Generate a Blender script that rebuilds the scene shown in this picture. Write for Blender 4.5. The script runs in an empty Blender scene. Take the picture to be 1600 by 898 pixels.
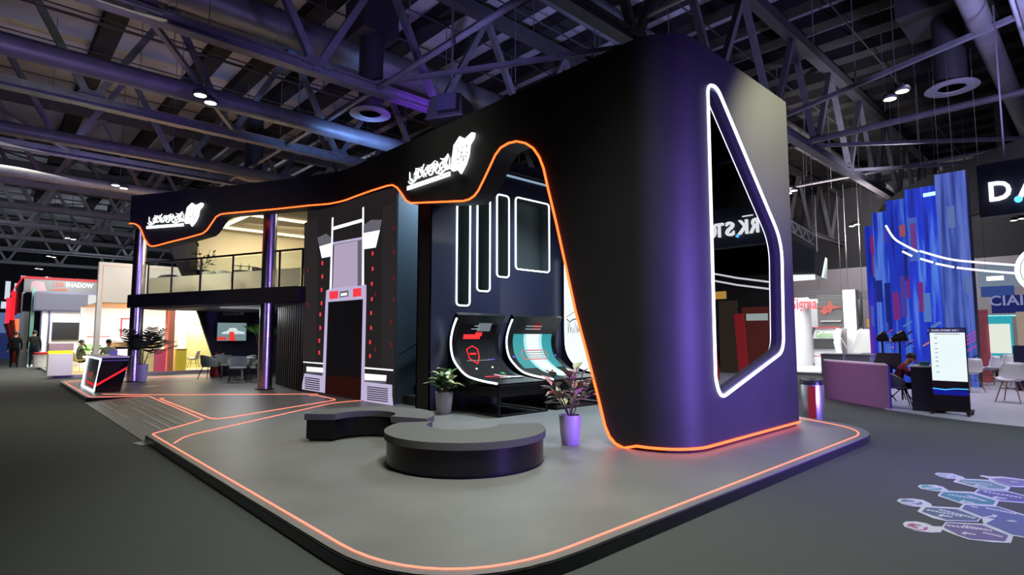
import bpy, bmesh, math, random
from mathutils import Vector, Matrix
from mathutils.geometry import tessellate_polygon
S = bpy.context.scene
C = S.collection
PI = math.pi
rnd = random.Random(7)

# ---------------------------------------------------------------- camera
CF, CH = 882.0, 1.6
TH, AZ = math.atan(74 / 882), math.radians(46.9)
FV = Vector((math.cos(AZ) * math.cos(TH), math.sin(AZ) * math.cos(TH), math.sin(TH)))
RV = Vector((math.sin(AZ), -math.cos(AZ), 0))
UV = RV.cross(FV)
cam = bpy.data.objects.new('camera', bpy.data.cameras.new('camera'))
C.objects.link(cam); S.camera = cam
cam.location = (0, 0, CH)
cam.rotation_euler = Matrix((RV, UV, -FV)).transposed().to_euler()
cam.data.sensor_width = 36; cam.data.lens = 36 * CF / 1600
cam.data.clip_start = 0.05; cam.data.clip_end = 400

def P(x, y, **k):
    """point of the place seen at photo position x, y on the plane X=, Y= or z="""
    d = FV * CF + RV * (x - 800) + UV * (449 - y)
    if 'z' in k: t = (k['z'] - CH) / d.z
    elif 'X' in k: t = k['X'] / d.x
    elif 'Y' in k: t = k['Y'] / d.y
    else:
        n = Vector(k['n']); t = n.dot(Vector(k['p']) - Vector((0, 0, CH))) / n.dot(d)
    return Vector((0, 0, CH)) + d * t

# ---------------------------------------------------------------- world, exposure, lights
S.view_settings.view_transform = 'Standard'; S.view_settings.look = 'None'
S.view_settings.gamma = 1; S.view_settings.exposure = 0
S.view_settings.use_curve_mapping = False
S.cycles.use_denoising = True
S.cycles.max_bounces = 8; S.cycles.glossy_bounces = 4; S.cycles.diffuse_bounces = 3
S.cycles.transparent_max_bounces = 12
S.cycles.sample_clamp_indirect = 4
S.cycles.caustics_reflective = False; S.cycles.caustics_refractive = False
W = bpy.data.worlds.new('world'); S.world = W; W.use_nodes = True
W.node_tree.nodes['Background'].inputs[0].default_value = (.55, .55, .75, 1)
W.node_tree.nodes['Background'].inputs[1].default_value = .13

def area(name, loc, target, size, power, col=(1, 1, 1), sy=None, shape=None, spread=PI):
    l = bpy.data.lights.new(name, 'AREA'); l.energy = power; l.color = col; l.size = size; l.spread = spread
    if sy: l.shape = 'RECTANGLE'; l.size_y = sy
    if shape: l.shape = shape
    o = bpy.data.objects.new(name, l); C.objects.link(o); o.location = loc
    o.rotation_euler = (Vector(target) - Vector(loc)).to_track_quat('-Z', 'Y').to_euler()
    return o
def spot(name, loc, target, power, col, ang=60, blend=.6, r=.1):
    l = bpy.data.lights.new(name, 'SPOT'); l.energy = power; l.color = col
    l.spot_size = math.radians(ang); l.spot_blend = blend; l.shadow_soft_size = r
    o = bpy.data.objects.new(name, l); C.objects.link(o); o.location = loc
    o.rotation_euler = (Vector(target) - Vector(loc)).to_track_quat('-Z', 'Y').to_euler()
    return o
# hall lighting
HB = math.radians(112)
area('hall_area_light', (3.0, 2.4, 8.9), (3.9, 3.8, 0), 1.6, 185, (.98, 1, .86), spread=math.radians(66))
area('hall_area_light', (5.2, 8.6, 8.9), (4.6, 8.6, 0), 1.2, 60, (1, 1, .8), spread=math.radians(60))
area('hall_area_light', (9.5, 5.5, 8.9), (8.6, 5.2, 0), 1.6, 90, (.80, .92, 1), spread=math.radians(80))
area('hall_area_light', (11, -2, 9), (11, -2, 0), 4, 400, (.86, .93, 1), spread=HB)
area('hall_area_light', (1.6, 15, 9), (2.4, 14.5, 0), 2, 130, (1, .93, .68), spread=math.radians(85))
area('hall_area_light', (-4, 20, 9), (-4, 20, 0), 5, 90, (.95, .97, 1), spread=HB)
area('hall_area_light', (1, 31, 9), (0, 31, 0), 5, 640, (1, .96, .8), spread=HB)
area('hall_area_light', (20, 1, 8.5), (20, 1, 0), 5, 420, (.86, .82, 1), spread=HB)
area('hall_area_light', (27, 13, 8.5), (27, 13, 0), 6, 1500, (1, .96, .97))
area('hall_area_light', (46, 10, 11), (52, 10, 5), 8, 900, (1, .94, .97))
area('hall_area_light', (5, 46, 8.5), (4, 46, 0), 6, 420, (.9, .95, 1))
# warm spotlight that grazes the tower, violet stage wash from the booth across the aisle, then two added spots
spot('tower_spotlight', (12.5, -1.5, 8.8), (9.5, 3.7, 4.6), 11000, (1, .98, .62), 27, 1)
area('violet_wash', (7.6, -6, 1.6), (8.3, 4, 1.8), 3, 560, (.30, .17, 1), spread=math.radians(48))
spot('violet_wash', (14.5, -2, .9), (5, 5, .4), 200, (.30, .16, 1), 50)
spot('violet_wash', (12.0, 8.2, 3.0), (15, 4.2, .4), 700, (.9, .42, .85), 34, 1)  # added pink spot behind the tower, brightens the control desk
spot('violet_wash', (-5, 9, 2.6), (4.6, 18.6, 2.6), 600, (.6, .54, 1), 26, 1, 1.2)  # added spot in the left aisle, tints the chrome columns violet
# uplights that colour the roof steel
for (x, y, z, tx, ty, tz, p, c, a) in [
        (6, 9, 6.4, 11, 17, 13, 1400, (.42, .36, 1), 100), (9, 12, 6.2, 11.5, 20.5, 13, 3000, (.26, .05, 1), 34),
        (10, 15, 6.2, 9.0, 24, 13, 3600, (.22, .42, 1), 50), (13, 8, 6.3, 17, 17, 13, 3300, (.42, .42, 1), 90),
        (0, 12, 5, -1, 22, 11, 1300, (.5, .38, .95), 110), (3, 26, 6, 3, 34, 12, 1100, (.42, .4, .85), 120),
        (27, 5, 7, 27, 12, 13, 5500, (.75, .70, .85), 110), (15, 0, 6, 20, 4, 12, 3500, (.5, .45, 1), 110),
        (30, 8, 6, 35, 15, 12, 9000, (.95, .82, .76), 120), (1, 18, 5, 1.5, 26, 13.5, 800, (.75, .85, .65), 50),
        (36, 18, 6, 40, 26, 12, 3000, (.8, .8, .8), 120), (-10, 22, 5, -10, 32, 12, 1500, (.35, .35, .7), 120), (-4, 44, 4, -4, 58, 12, 4500, (.6, .62, .7), 130), (8, 62, 4, 6, 80, 11, 6000, (.55, .6, .65), 140), (20, 34, 5, 20, 44, 12, 5000, (.6, .6, .8), 130)]:  # the far neutral uplights are added to lift the dark distant ceiling
    spot('truss_uplight', (x, y, z), (tx, ty, tz), p, c, a, 1, .3)
# booth interior
area('lounge_light', (7.4, 19.5, 5.3), (7.6, 20.2, 3), 2.2, 460, (1, .86, .58))
area('lounge_light', (6.2, 19.2, 2.4), (6.0, 18.6, 0), 1.5, 75, (.95, .97, 1))
area('stage_light', (8.6, 7.4, 5.5), (8.2, 7.4, 0), 1.2, 230, (.72, .86, 1), sy=.6, spread=math.radians(120))
area('stair_light', (8.0, 9.9, 5.4), (7.6, 10.7, 2.8), .7, 220, (.55, .78, 1))
area('neighbour_booth_light', (6, 29.5, 2.82), (6, 30.4, 0), 4, 1200, (1, .96, .88), sy=3)
area('neighbour_booth_light', (5, 24.6, 5.2), (5, 27.2, 3.4), 2, 230, (1, .9, .75))
area('neighbour_booth_light', (3.2, 35.2, 5.0), (3, 38, 1.5), 2.5, 520, (1, .98, .95))
area('hall_area_light', (1.2, 22.5, 5.2), (2.6, 28.5, .6), 1.5, 75, (1, .97, .93), spread=math.radians(70))  # added fill in the aisle for the pedestal front, no fixture there
area('neighbour_booth_light', (26.5, 9.2, 5.0), (30, 9.2, 1.5), 3, 700, (1, .98, .98))

# ---------------------------------------------------------------- materials
MATS = {}
def mat(name, col, rough=.6, metal=0, emit=0, ecol=None, spec=.5, noise=0, nscale=8, alpha=1, coat=0):
    if name in MATS: return MATS[name]
    m = bpy.data.materials.new(name); m.use_nodes = True; MATS[name] = m
    nt = m.node_tree; b = nt.nodes['Principled BSDF']
    b.inputs['Base Color'].default_value = (*col, 1); b.inputs['Roughness'].default_value = rough
    b.inputs['Metallic'].default_value = metal; b.inputs['Specular IOR Level'].default_value = spec
    b.inputs['Coat Weight'].default_value = coat
    if alpha < 1: b.inputs['Alpha'].default_value = alpha
    if emit:
        b.inputs['Emission Color'].default_value = (*(ecol or col), 1); b.inputs['Emission Strength'].default_value = emit
    if noise:
        tc = nt.nodes.new('ShaderNodeTexCoord'); n = nt.nodes.new('ShaderNodeTexNoise')
        n.inputs['Scale'].default_value = nscale; n.inputs['Detail'].default_value = 6
        r = nt.nodes.new('ShaderNodeMapRange'); r.inputs[1].default_value = .3; r.inputs[2].default_value = .7
        r.inputs[3].default_value = 1 - noise; r.inputs[4].default_value = 1 + noise
        v = nt.nodes.new('ShaderNodeVectorMath'); v.operation = 'SCALE'; v.inputs[0].default_value = col
        nt.links.new(tc.outputs['Object'], n.inputs['Vector']); nt.links.new(n.outputs[0], r.inputs[0])
        nt.links.new(r.outputs[0], v.inputs['Scale']); nt.links.new(v.outputs[0], b.inputs['Base Color'])
    return m
def glow(name, col, s):
    if name in MATS: return MATS[name]
    m = bpy.data.materials.new(name); m.use_nodes = True; MATS[name] = m
    b = m.node_tree.nodes['Principled BSDF']; b.inputs['Base Color'].default_value = (.02, .02, .02, 1)
    b.inputs['Emission Color'].default_value = (*col, 1); b.inputs['Emission Strength'].default_value = s
    b.inputs['Specular IOR Level'].default_value = 0
    return m
def glass(name, tint, refl, rough=.02, body=None, bw=0):
    """thin pane: clear tint, mirror share, optional frosted/printed body"""
    if name in MATS: return MATS[name]
    m = bpy.data.materials.new(name); m.use_nodes = True; MATS[name] = m; nt = m.node_tree; nt.nodes.clear()
    o = nt.nodes.new('ShaderNodeOutputMaterial'); t = nt.nodes.new('ShaderNodeBsdfTransparent'); t.inputs[0].default_value = (*tint, 1)
    g = nt.nodes.new('ShaderNodeBsdfGlossy'); g.inputs['Roughness'].default_value = rough
    x = nt.nodes.new('ShaderNodeMixShader'); x.inputs[0].default_value = refl
    base = t.outputs[0]
    if body:
        d = nt.nodes.new('ShaderNodeBsdfTranslucent' if name.startswith('frosted') else 'ShaderNodeBsdfDiffuse'); d.inputs[0].default_value = (*body, 1)
        y = nt.nodes.new('ShaderNodeMixShader'); y.inputs[0].default_value = bw
        nt.links.new(base, y.inputs[1]); nt.links.new(d.outputs[0], y.inputs[2]); base = y.outputs[0]
    nt.links.new(base, x.inputs[1]); nt.links.new(g.outputs[0], x.inputs[2]); nt.links.new(x.outputs[0], o.inputs[0])
    return m

black = mat('matte_black_paint', (.017, .017, .020), .58, noise=.1, nscale=2, spec=.28)
darkint = mat('dark_navy_paint', (.014, .016, .034), .5)
stairwall = mat('blue_grey_paint', (.06, .085, .11), .6)
steelblk = mat('black_steel', (.010, .010, .012), .5, spec=.3)
chrome = mat('polished_chrome', (.74, .73, .80), .27, 1)
truss = mat('painted_truss_steel', (.085, .085, .10), .5, noise=.2, nscale=3)
trussd = mat('dark_roof_steel', (.03, .03, .035), .6)
ductm = mat('galvanised_duct', (.10, .10, .105), .45, .3, noise=.15, nscale=2)
ductdk = mat('dark_duct_paint', (.02, .02, .024), .5)
purlinm = mat('dark_purlin', (.004, .004, .005), .9)
redled = glow('orange_red_led', (1, .085, .014), 4.6)
floorled = glow('salmon_red_led', (1, .20, .13), 2.4)
whiteled = glow('white_led', (.82, .93, 1), 3.2)
signw = glow('white_sign_light', (.93, 1, .98), 2.2)
lampw = glow('lamp_face', (1, .98, .85), 9)
potm = mat('pale_plastic_pot', (.42, .40, .5), .45)
soil = mat('dark_soil', (.02, .014, .01), .9)
skin = mat('skin_tone', (.28, .15, .10), .6)
hair = mat('dark_hair', (.012, .01, .01), .7)
white = mat('white_laminate', (.62, .61, .63), .4)
screenoff = mat('dark_screen', (.008, .008, .01), .45)

# ---------------------------------------------------------------- mesh helpers
class MB:
    def __init__(self): self.bm = bmesh.new(); self.mi = 0
    def face(self, vs, mi=None):
        try:
            f = self.bm.faces.new(vs); f.material_index = self.mi if mi is None else mi; return f
        except ValueError: return None
    def box(self, c, s, rz=0, mi=None, taper=1, ry=0):
        cx, cy, cz = c; hx, hy, hz = s[0] / 2, s[1] / 2, s[2] / 2
        R = Matrix.Rotation(rz, 3, 'Z') @ Matrix.Rotation(ry, 3, 'Y'); v = []
        for z in (-1, 1):
            k = 1 if z < 0 else taper
            for a, b in ((-1, -1), (1, -1), (1, 1), (-1, 1)):
                v.append(self.bm.verts.new(Vector(c) + R @ Vector((a * hx * k, b * hy * k, z * hz))))
        for q in ((3, 2, 1, 0), (4, 5, 6, 7), (0, 1, 5, 4), (1, 2, 6, 5), (2, 3, 7, 6), (3, 0, 4, 7)):
            self.face([v[i] for i in q], mi)
        return self
    def bx(self, x0, x1, y0, y1, z0, z1, mi=None):
        return self.box(((x0 + x1) / 2, (y0 + y1) / 2, (z0 + z1) / 2), (abs(x1 - x0), abs(y1 - y0), abs(z1 - z0)), 0, mi)
    def prism(self, pts, h, mi=None):
        """planar polygon pts extruded by vector h"""
        h = Vector(h); a = [self.bm.verts.new(Vector(p)) for p in pts]; b = [self.bm.verts.new(Vector(p) + h) for p in pts]
        n = len(a)
        tri = tessellate_polygon([[Vector(p) for p in pts]])
        for t in tri:
            self.face([a[i] for i in t], mi); self.face([b[i] for i in reversed(t)], mi)
        for i in range(n): self.face([a[i], a[(i + 1) % n], b[(i + 1) % n], b[i]], mi)
        return self
    def ring_prism(self, outer, inner, h, mi=None):
        h = Vector(h); allp = [Vector(p) for p in outer] + [Vector(p) for p in inner]
        a = [self.bm.verts.new(p) for p in allp]; b = [self.bm.verts.new(p + h) for p in allp]
        for t in tessellate_polygon([[Vector(p) for p in outer], [Vector(p) for p in inner]]):
            self.face([a[i] for i in t], mi); self.face([b[i] for i in reversed(t)], mi)
        no = len(outer)
        for lo, n in ((0, no), (no, len(inner))):
            for i in range(n): self.face([a[lo + i], a[lo + (i + 1) % n], b[lo + (i + 1) % n], b[lo + i]], mi)
        return self
    def tube(self, pts, r, n=8, closed=False, mi=None, flat=1):
        pts = [Vector(p) for p in pts]; rings = []; N = len(pts)
        rr = r if isinstance(r, (list, tuple)) else [r] * N
        prev = None
        for i, p in enumerate(pts):
            if closed: t = pts[(i + 1) % N] - pts[i - 1]
            else: t = pts[min(i + 1, N - 1)] - pts[max(i - 1, 0)]
            t.normalize()
            up = Vector((0, 0, 1)) if abs(t.z) < .9 else Vector((1, 0, 0))
            if prev is not None: up = prev
            s = t.cross(up)
            if s.length < 1e-4: s = t.cross(Vector((0, 1, 0)))
            s.normalize(); u = s.cross(t); prev = u
            rings.append([self.bm.verts.new(p + rr[i] * (math.cos(2 * PI * j / n) * s + flat * math.sin(2 * PI * j / n) * u)) for j in range(n)])
        for i in range(N if closed else N - 1):
            a, b = rings[i], rings[(i + 1) % N]
            for j in range(n): self.face([a[j], a[(j + 1) % n], b[(j + 1) % n], b[j]], mi)
        if not closed:
            self.face(list(reversed(rings[0])), mi); self.face(rings[-1], mi)
        return self
    def bar(self, p, q, w, h=None, mi=None):
        p, q = Vector(p), Vector(q); t = (q - p).normalized(); h = h or w
        up = Vector((0, 0, 1)) if abs(t.z) < .95 else Vector((1, 0, 0))
        s = t.cross(up).normalized(); u = s.cross(t)
        a = [self.bm.verts.new(p + s * w / 2 * i + u * h / 2 * j) for i, j in ((-1, -1), (1, -1), (1, 1), (-1, 1))]
        b = [self.bm.verts.new(q + s * w / 2 * i + u * h / 2 * j) for i, j in ((-1, -1), (1, -1), (1, 1), (-1, 1))]
        for i in range(4): self.face([a[i], a[(i + 1) % 4], b[(i + 1) % 4], b[i]], mi)
        self.face(a[::-1], mi); self.face(b, mi); return self
    def lathe(self, prof, c=(0, 0, 0), n=24, mi=None, M=None):
        rings = []
        for r, z in prof:
            ring = []
            for j in range(n):
                v = Vector((r * math.cos(2 * PI * j / n), r * math.sin(2 * PI * j / n), z))
                ring.append(self.bm.verts.new((M @ v if M else v) + Vector(c)))
            rings.append(ring)
        for a, b in zip(rings, rings[1:]):
            for j in range(n): self.face([a[j], a[(j + 1) % n], b[(j + 1) % n], b[j]], mi)
        if prof[0][0] > 1e-4: self.face(rings[0][::-1], mi)
        if prof[-1][0] > 1e-4: self.face(rings[-1], mi)
        return self
    def ball(self, c, r, n=12, mi=None, M=None):
        sc = r if isinstance(r, (tuple, list)) else (r, r, r)
        rings = []; m = max(5, n // 2)
        for i in range(m + 1):
            ph = PI * i / m
            rings.append([self.bm.verts.new(Vector(c) + (M or Matrix.Identity(3)) @ Vector((sc[0] * max(math.sin(ph), 1e-3) * math.cos(2 * PI * j / n), sc[1] * max(math.sin(ph), 1e-3) * math.sin(2 * PI * j / n), -sc[2] * math.cos(ph)))) for j in range(n)])
        for a, b in zip(rings, rings[1:]):
            for j in range(n): self.face([a[j], a[(j + 1) % n], b[(j + 1) % n], b[j]], mi)
        return self
    def grid(self, rows, mi=None):
        vs = [[self.bm.verts.new(Vector(p)) for p in r] for r in rows]
        for a, b in zip(vs, vs[1:]):
            for j in range(len(a) - 1): self.face([a[j], a[j + 1], b[j + 1], b[j]], mi)
        return self
    def build(self, name, m, parent=None, smooth=False, bevel=0, loc=None, merge=False):
        if merge: bmesh.ops.remove_doubles(self.bm, verts=self.bm.verts, dist=1e-4)
        bmesh.ops.recalc_face_normals(self.bm, faces=self.bm.faces)
        me = bpy.data.meshes.new(name)
        self.bm.to_mesh(me); self.bm.free()
        for x in (m if isinstance(m, (list, tuple)) else [m]): me.materials.append(x)
        if smooth:
            for p in me.polygons: p.use_smooth = True
            try: me.set_sharp_from_angle(angle=math.radians(40))
            except Exception: pass
        o = bpy.data.objects.new(name, me); C.objects.link(o)
        if bevel:
            b = o.modifiers.new('bevel', 'BEVEL'); b.width = bevel; b.segments = 2; b.limit_method = 'ANGLE'
        if loc: o.location = loc
        if parent: o.parent = parent
        return o

def tag(o, label, cat, group=None, kind=None):
    if label: o['label'] = label
    if cat: o['category'] = cat
    if group: o['group'] = group
    if kind: o['kind'] = kind
    return o
def thing(name, label, cat, loc=(0, 0, 0), rz=0, group=None):
    o = bpy.data.objects.new(name, None); C.objects.link(o); o.location = loc; o.rotation_euler = (0, 0, rz)
    o.empty_display_size = .1
    return tag(o, label, cat, group)
def struct(name, mb, m, **k):
    o = mb.build(name, m, **k); o['kind'] = 'structure'; return o
def dup(root, loc, rz=None, label=None, scale=None, group=None):
    r = root.copy(); C.objects.link(r); r.location = loc
    if rz is not None: r.rotation_euler = (0, 0, rz)
    if label: r['label'] = label
    if group: r['group'] = group
    if scale: r.scale = (scale,) * 3
    for ch in list(root.children):
        c = ch.copy(); C.objects.link(c); c.parent = r
        for g in list(ch.children):
            d = g.copy(); C.objects.link(d); d.parent = c
    return r
def arc(cx, cy, r, a0, a1, n): return [(cx + r * math.cos(math.radians(a0 + (a1 - a0) * i / n)), cy + r * math.sin(math.radians(a0 + (a1 - a0) * i / n))) for i in range(n + 1)]
def fillet(pts, r, n=6, closed=True):
    """round the corners of a polyline of Vectors"""
    pts = [Vector(p) for p in pts]; out = []; N = len(pts)
    for i, p in enumerate(pts):
        if not closed and i in (0, N - 1): out.append(p); continue
        a, b = pts[i - 1], pts[(i + 1) % N]; rr = r[i] if isinstance(r, (list, tuple)) else r
        da, db = (a - p), (b - p); la, lb = da.length, db.length
        d = min(rr, la * .48, lb * .48)
        p0, p2 = p + da / la * d, p + db / lb * d
        for k in range(n + 1):
            t = k / n; out.append((1 - t) ** 2 * p0 + 2 * t * (1 - t) * p + t * t * p2)
    return out
def text_mesh(s, size, depth=.01, font_scale=1):
    cu = bpy.data.curves.new('lettering', 'FONT'); cu.body = s; cu.size = size; cu.extrude = depth; cu.align_x = 'CENTER'; cu.align_y = 'CENTER'
    cu.space_character = 1.02; cu.offset = size * .018; cu.resolution_u = 3
    o = bpy.data.objects.new('lettering', cu); C.objects.link(o)
    me = bpy.data.meshes.new_from_object(o.evaluated_get(bpy.context.evaluated_depsgraph_get()))
    bpy.data.objects.remove(o); return me
def frame_mat(origin, right, up):
    r, u = Vector(right).normalized(), Vector(up).normalized(); n = r.cross(u)
    return Matrix.Translation(Vector(origin)) @ Matrix((r, u, n)).transposed().to_4x4()
def lettering(s, size, m, origin, right, up=(0, 0, 1), name='lettering', parent=None, depth=.006, width=None):
    me = text_mesh(s, size, depth)
    M = frame_mat(origin, right, up)
    if width:
        w = max(v.co.x for v in me.vertices) - min(v.co.x for v in me.vertices); M = M @ Matrix.Diagonal((width / w, 1, 1, 1))
    me.transform(M); me.materials.clear(); me.materials.append(m); me.name = name
    o = bpy.data.objects.new(name, me); C.objects.link(o)
    if parent: o.parent = parent
    return o
def rebase(root, loc):
    """parts were modelled in world coordinates: put the root at its base"""
    T = Matrix.Translation(-Vector(loc)); done = set()
    def go(o):
        for c in o.children:
            if c.data and c.data.name not in done: c.data.transform(T); done.add(c.data.name)
            go(c)
    go(root)
    if root.data: root.data.transform(T)
    root.location = loc; return root

# ================================================================ THE HALL
carpet = mat('hall_carpet', (.050, .055, .055), .85, noise=.10, nscale=60, spec=.2)
struct('floor', MB().bx(-40, 75, -30, 112, -.3, 0), carpet)
struct('ceiling', MB().bx(-40, 75, -30, 112, 14.2, 14.4), mat('roof_deck_sheet', (.30, .30, .32), .55, noise=.3, nscale=.35))
hallwall = mat('hall_wall_paint', (.42, .39, .42), .8)
struct('wall_right', MB().bx(52, 52.4, -30, 112, 0, 7.1), hallwall)
struct('wall_right', MB().bx(52, 52.4, -30, 112, 7.1, 14.2), mat('hall_upper_wall', (.03, .03, .035), .8))
dkwall = mat('hall_dark_wall', (.02, .022, .03), .8)
struct('wall_far', MB().bx(-40, 75, 112, 112.4, 0, 14.2), dkwall)
struct('wall_left', MB().bx(-40, -39.6, -30, 112, 0, 14.2), dkwall)
struct('wall_near', MB().bx(-40, 75, -30, -29.6, 0, 14.2), dkwall)

# roof purlins: one deep dark beam every 1.85 m, running away from the camera
pm = MB().box((0, 0, 0), (.72, 90, .5)).build('roof_purlin', purlinm)
tag(pm, 'deep black roof purlin under the pale deck, one of the parallel row', 'roof beam', 'roof purlins')
pk = 0
for i in range(36):
    if i < 8 and i % 2: continue
    o = pm if i == 0 else pm.copy()
    if i: C.objects.link(o)
    o.location = (-8 + 1.85 * i, 22, 13.93)

NODE = 8.6
def make_truss(Y, x0, x1, zb, zt, label, off=0):
    t = thing('roof_truss', label, 'truss', (0, Y, zb), group='roof trusses')
    L = lambda z: z - zb
    MB().bx(x0, x1, -.17, .17, -.16, -.12).bx(x0, x1, -.17, .17, .12, .16).bx(x0, x1, -.05, .05, -.12, .12).build('bottom_chord', truss, t)
    MB().bx(x0, x1, -.2, .2, L(zt) - .2, L(zt) + .2).build('top_chord', trussd, t)
    x = x0 + off
    web = None; plate = None
    mesh_up = MB().bar((0, 0, 0), (2.1, 0, L(zt) - .2), .2).build('web_member', truss, t)
    mesh_dn = MB().bar((0, 0, 0), (-2.1, 0, L(zt) - .2), .2).build('web_member', truss, t)
    mesh_pl = MB().box((0, 0, .22), (.9, .3, .3), taper=.6).build('gusset', truss, t)
    first = True
    while x < x1:
        for m0 in (mesh_up, mesh_dn, mesh_pl):
            o = m0 if first else m0.copy()
            if not first: C.objects.link(o); o.parent = t
            o.location = (x, 0, 0)
        first = False
        x += 4.25
    return t
ordn = ['nearest roof truss, its lower chord passing just behind the top of the black tower',
        'second roof truss from the camera, crossing above the middle of the black fascia',
        'third roof truss from the camera, above the left logo sign',
        'fourth roof truss from the camera, above the left end of the fascia',
        'fifth roof truss from the camera, low over the distant stands',
        'sixth roof truss from the camera, over the red edged booth', 'seventh roof truss from the camera, far over the left stands', 'eighth roof truss from the camera, far over the left stands', 'ninth roof truss from the camera, near the horizon', 'tenth roof truss from the camera, the farthest row']
for i, Y in enumerate((7.97, 15.1, 22.2, 29.3, 36.4, 43.5, 50.6, 57.7, 66, 78)):
    make_truss(Y, 2 - 34 * (i > 0), 51.8, 9.1, 13.25, ordn[i], (20.3 - 2) % 4.25 if i == 0 else (6.5 + 32) % 4.25 - (i - 1) * .1)
make_truss(.9, 12, 51.8, 9.1, 13.25, 'roof truss overhead at the upper right edge, above the aisle', 1.5)

# round ducts and pipes
def pipe(name, p, q, r, m, label, cat, group=None, flange=0):
    p, q = Vector(p), Vector(q)
    t = thing(name, label, cat, p, group=group)
    MB().tube([(0, 0, 0), q - p], r, 18).build('duct_body', m, t, smooth=True)
    if flange:
        n = int((q - p).length / flange); d = (q - p) / n
        for k in range(1, n, 1):
            if k > 22: break
            MB().tube([d * k - d.normalized() * .03, d * k + d.normalized() * .03], r * 1.06, 18).build('flange', m, t)
    return t
pipe('air_duct', (-30, 18.6, 8.85), (51.9, 18.6, 8.85), .28, truss, 'long round air duct between the second and third trusses, violet lit', 'duct')
pipe('air_duct', (-30, 25.9, 8.75), (51.9, 25.9, 8.75), .24, truss, 'long round air duct between the third and fourth trusses', 'duct')
pipe('air_duct', (-30, 33, 8.8), (51.9, 33, 8.8), .24, truss, 'thin round air duct between the fourth and fifth trusses', 'duct')
pipe('air_duct', (-6, 19.3, 12.3), (51.9, 19.3, 12.3), .55, ductm, 'big round supply duct high above the middle of the fascia', 'duct', flange=3.2)
pipe('air_duct', (8, 11.3, 12.3), (51.9, 11.3, 12.3), .5, ductm, 'big round supply duct high behind the nearest truss', 'duct', flange=3.2)
pipe('air_duct', (14, 1.9, 9.5), (51.9, 1.9, 9.5), .26, ductm, 'pale duct at the top right corner, nearer to the round diffuser', 'duct')
pipe('air_duct', (14, 1.05, 9.3), (51.9, 1.05, 9.3), .2, mat('pale_duct', (.32, .34, .4), .5), 'palest duct at the extreme top right corner', 'duct')
pipe('sprinkler_pipe', (8.46, -4, 9.15), (8.46, 60, 9.15), .085, truss, 'long straight sprinkler pipe running diagonally above the fascia', 'pipe')
pipe('sprinkler_pipe', (23.4, -4, 9.2), (23.4, 60, 9.2), .12, truss, 'violet steel brace beam crossing behind the tower top to the right edge', 'pipe')
pipe('sprinkler_pipe', (12.2, -4, 9.9), (12.2, 9, 9.9), .06, mat('pale_pipe', (.42, .42, .45), .4), 'pale thin tube above the tower top', 'pipe')
pipe('sprinkler_pipe', (30.5, -4, 9.3), (30.5, 60, 9.3), .07, truss, 'thin pipe high behind the tower, right of the violet brace beam', 'pipe')
for k, (a, b) in enumerate([((20.4, 8, 9.3), (17.8, .9, 9.3)), ((24.4, 8, 9.3), (30, .9, 9.2)), ((8.4, 15.1, 9.3), (12.5, 8, 9.3)), ((29, 8, 9.2), (33.5, .9, 9.2)), ((17.4, 8, 12.8), (23.5, .9, 12.6)), ((6.5, 22.2, 9.2), (2.3, 15.1, 9.2)), ((-1.8, 22.2, 9.2), (2.3, 29.3, 9.2))]):
    o = MB().bar(a, b, .13).build('wind_brace', truss)
    tag(o, ['diagonal steel brace low behind the right edge of the tower', 'diagonal brace right of the tower, rising to the upper right', 'diagonal brace above the speaker box', 'diagonal brace above the blue columns', 'dark upper diagonal brace near the top right duct', 'diagonal brace above the left logo sign', 'diagonal brace at the far left of the roof'][k], 'brace')
# thin hanger rods and the wires between purlins
hang = MB().bar((0, 0, 0), (0, 0, -4.6), .022).build('hanger_rod', truss)
tag(hang, 'thin hanger rod dropping from the roof deck', 'rod', 'hanger rods')
k = 0
for Y in (5.2, 10.2, 12.6, 17.3, 20.6, 24.5, 28):
    for X in range(0, 44, 4):
        X += rnd.uniform(-1, 1) + (Y % 1.7)
        if X < 1 + (8 if Y < 8 else 0): continue
        o = hang if k == 0 else hang.copy()
        if k: C.objects.link(o)
        k += 1; o.location = (X, Y, 14.18)
wire = MB().bx(-22, 50, -.02, .02, -.02, .02).build('cable_run', trussd)
tag(wire, 'thin dark cable run strung along under the roof deck', 'cable', 'cable runs')
for k, (y, z) in enumerate([(6.2, 13.2), (9.6, 12.9), (12.1, 13.3), (13.4, 12.7), (16.6, 13.2), (17.6, 12.6), (20.9, 13.2), (21.4, 11.4), (23.9, 12.6), (24.8, 13.2), (27.4, 12.9), (30.6, 12.6), (33.8, 12.8)]):
    o = wire if k == 0 else wire.copy()
    if k: C.objects.link(o)
    o.location = (8 if y < 11 else 0, y, z)
    if y < 11: o.scale.x = .6; o.location.x = 24

# round swirl diffusers on their drop ducts
def diffuser(x, y, label, drop=3.2, box=None):
    t = thing('ceiling_diffuser', label, 'diffuser', (x, y, 9.0), group='round ceiling diffusers')
    MB().lathe([(.34, .0), (.36, .05), (.66, .02), (.68, -.03), (.62, -.05), (.36, -.03), (.34, 0)], n=32).build('rim', mat('diffuser_rim', (.17, .17, .19), .6), t, smooth=True)
    b = MB()
    for k in range(10):
        a = 2 * PI * k / 10; b.box((.19 * math.cos(a), .19 * math.sin(a), .05), (.3, .11, .012), a, ry=.2)
    b.build('swirl_vanes', ductdk, t)
    MB().lathe([(.40, .05), (.40, drop)], n=28).build('drop_duct', ductdk, t, smooth=True)
    if box: MB().bx(-box / 2, box / 2, -box / 2, box / 2, drop - .02, drop + 1.3).build('plenum_box', ductdk, t)
    return t
diffuser(9.1, 16.7, 'round swirl diffuser hanging over the middle of the fascia', 2.6, 1.3)
diffuser(*P(395, 278, z=9)[:2], 'round swirl diffuser low over the left part of the fascia')
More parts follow.
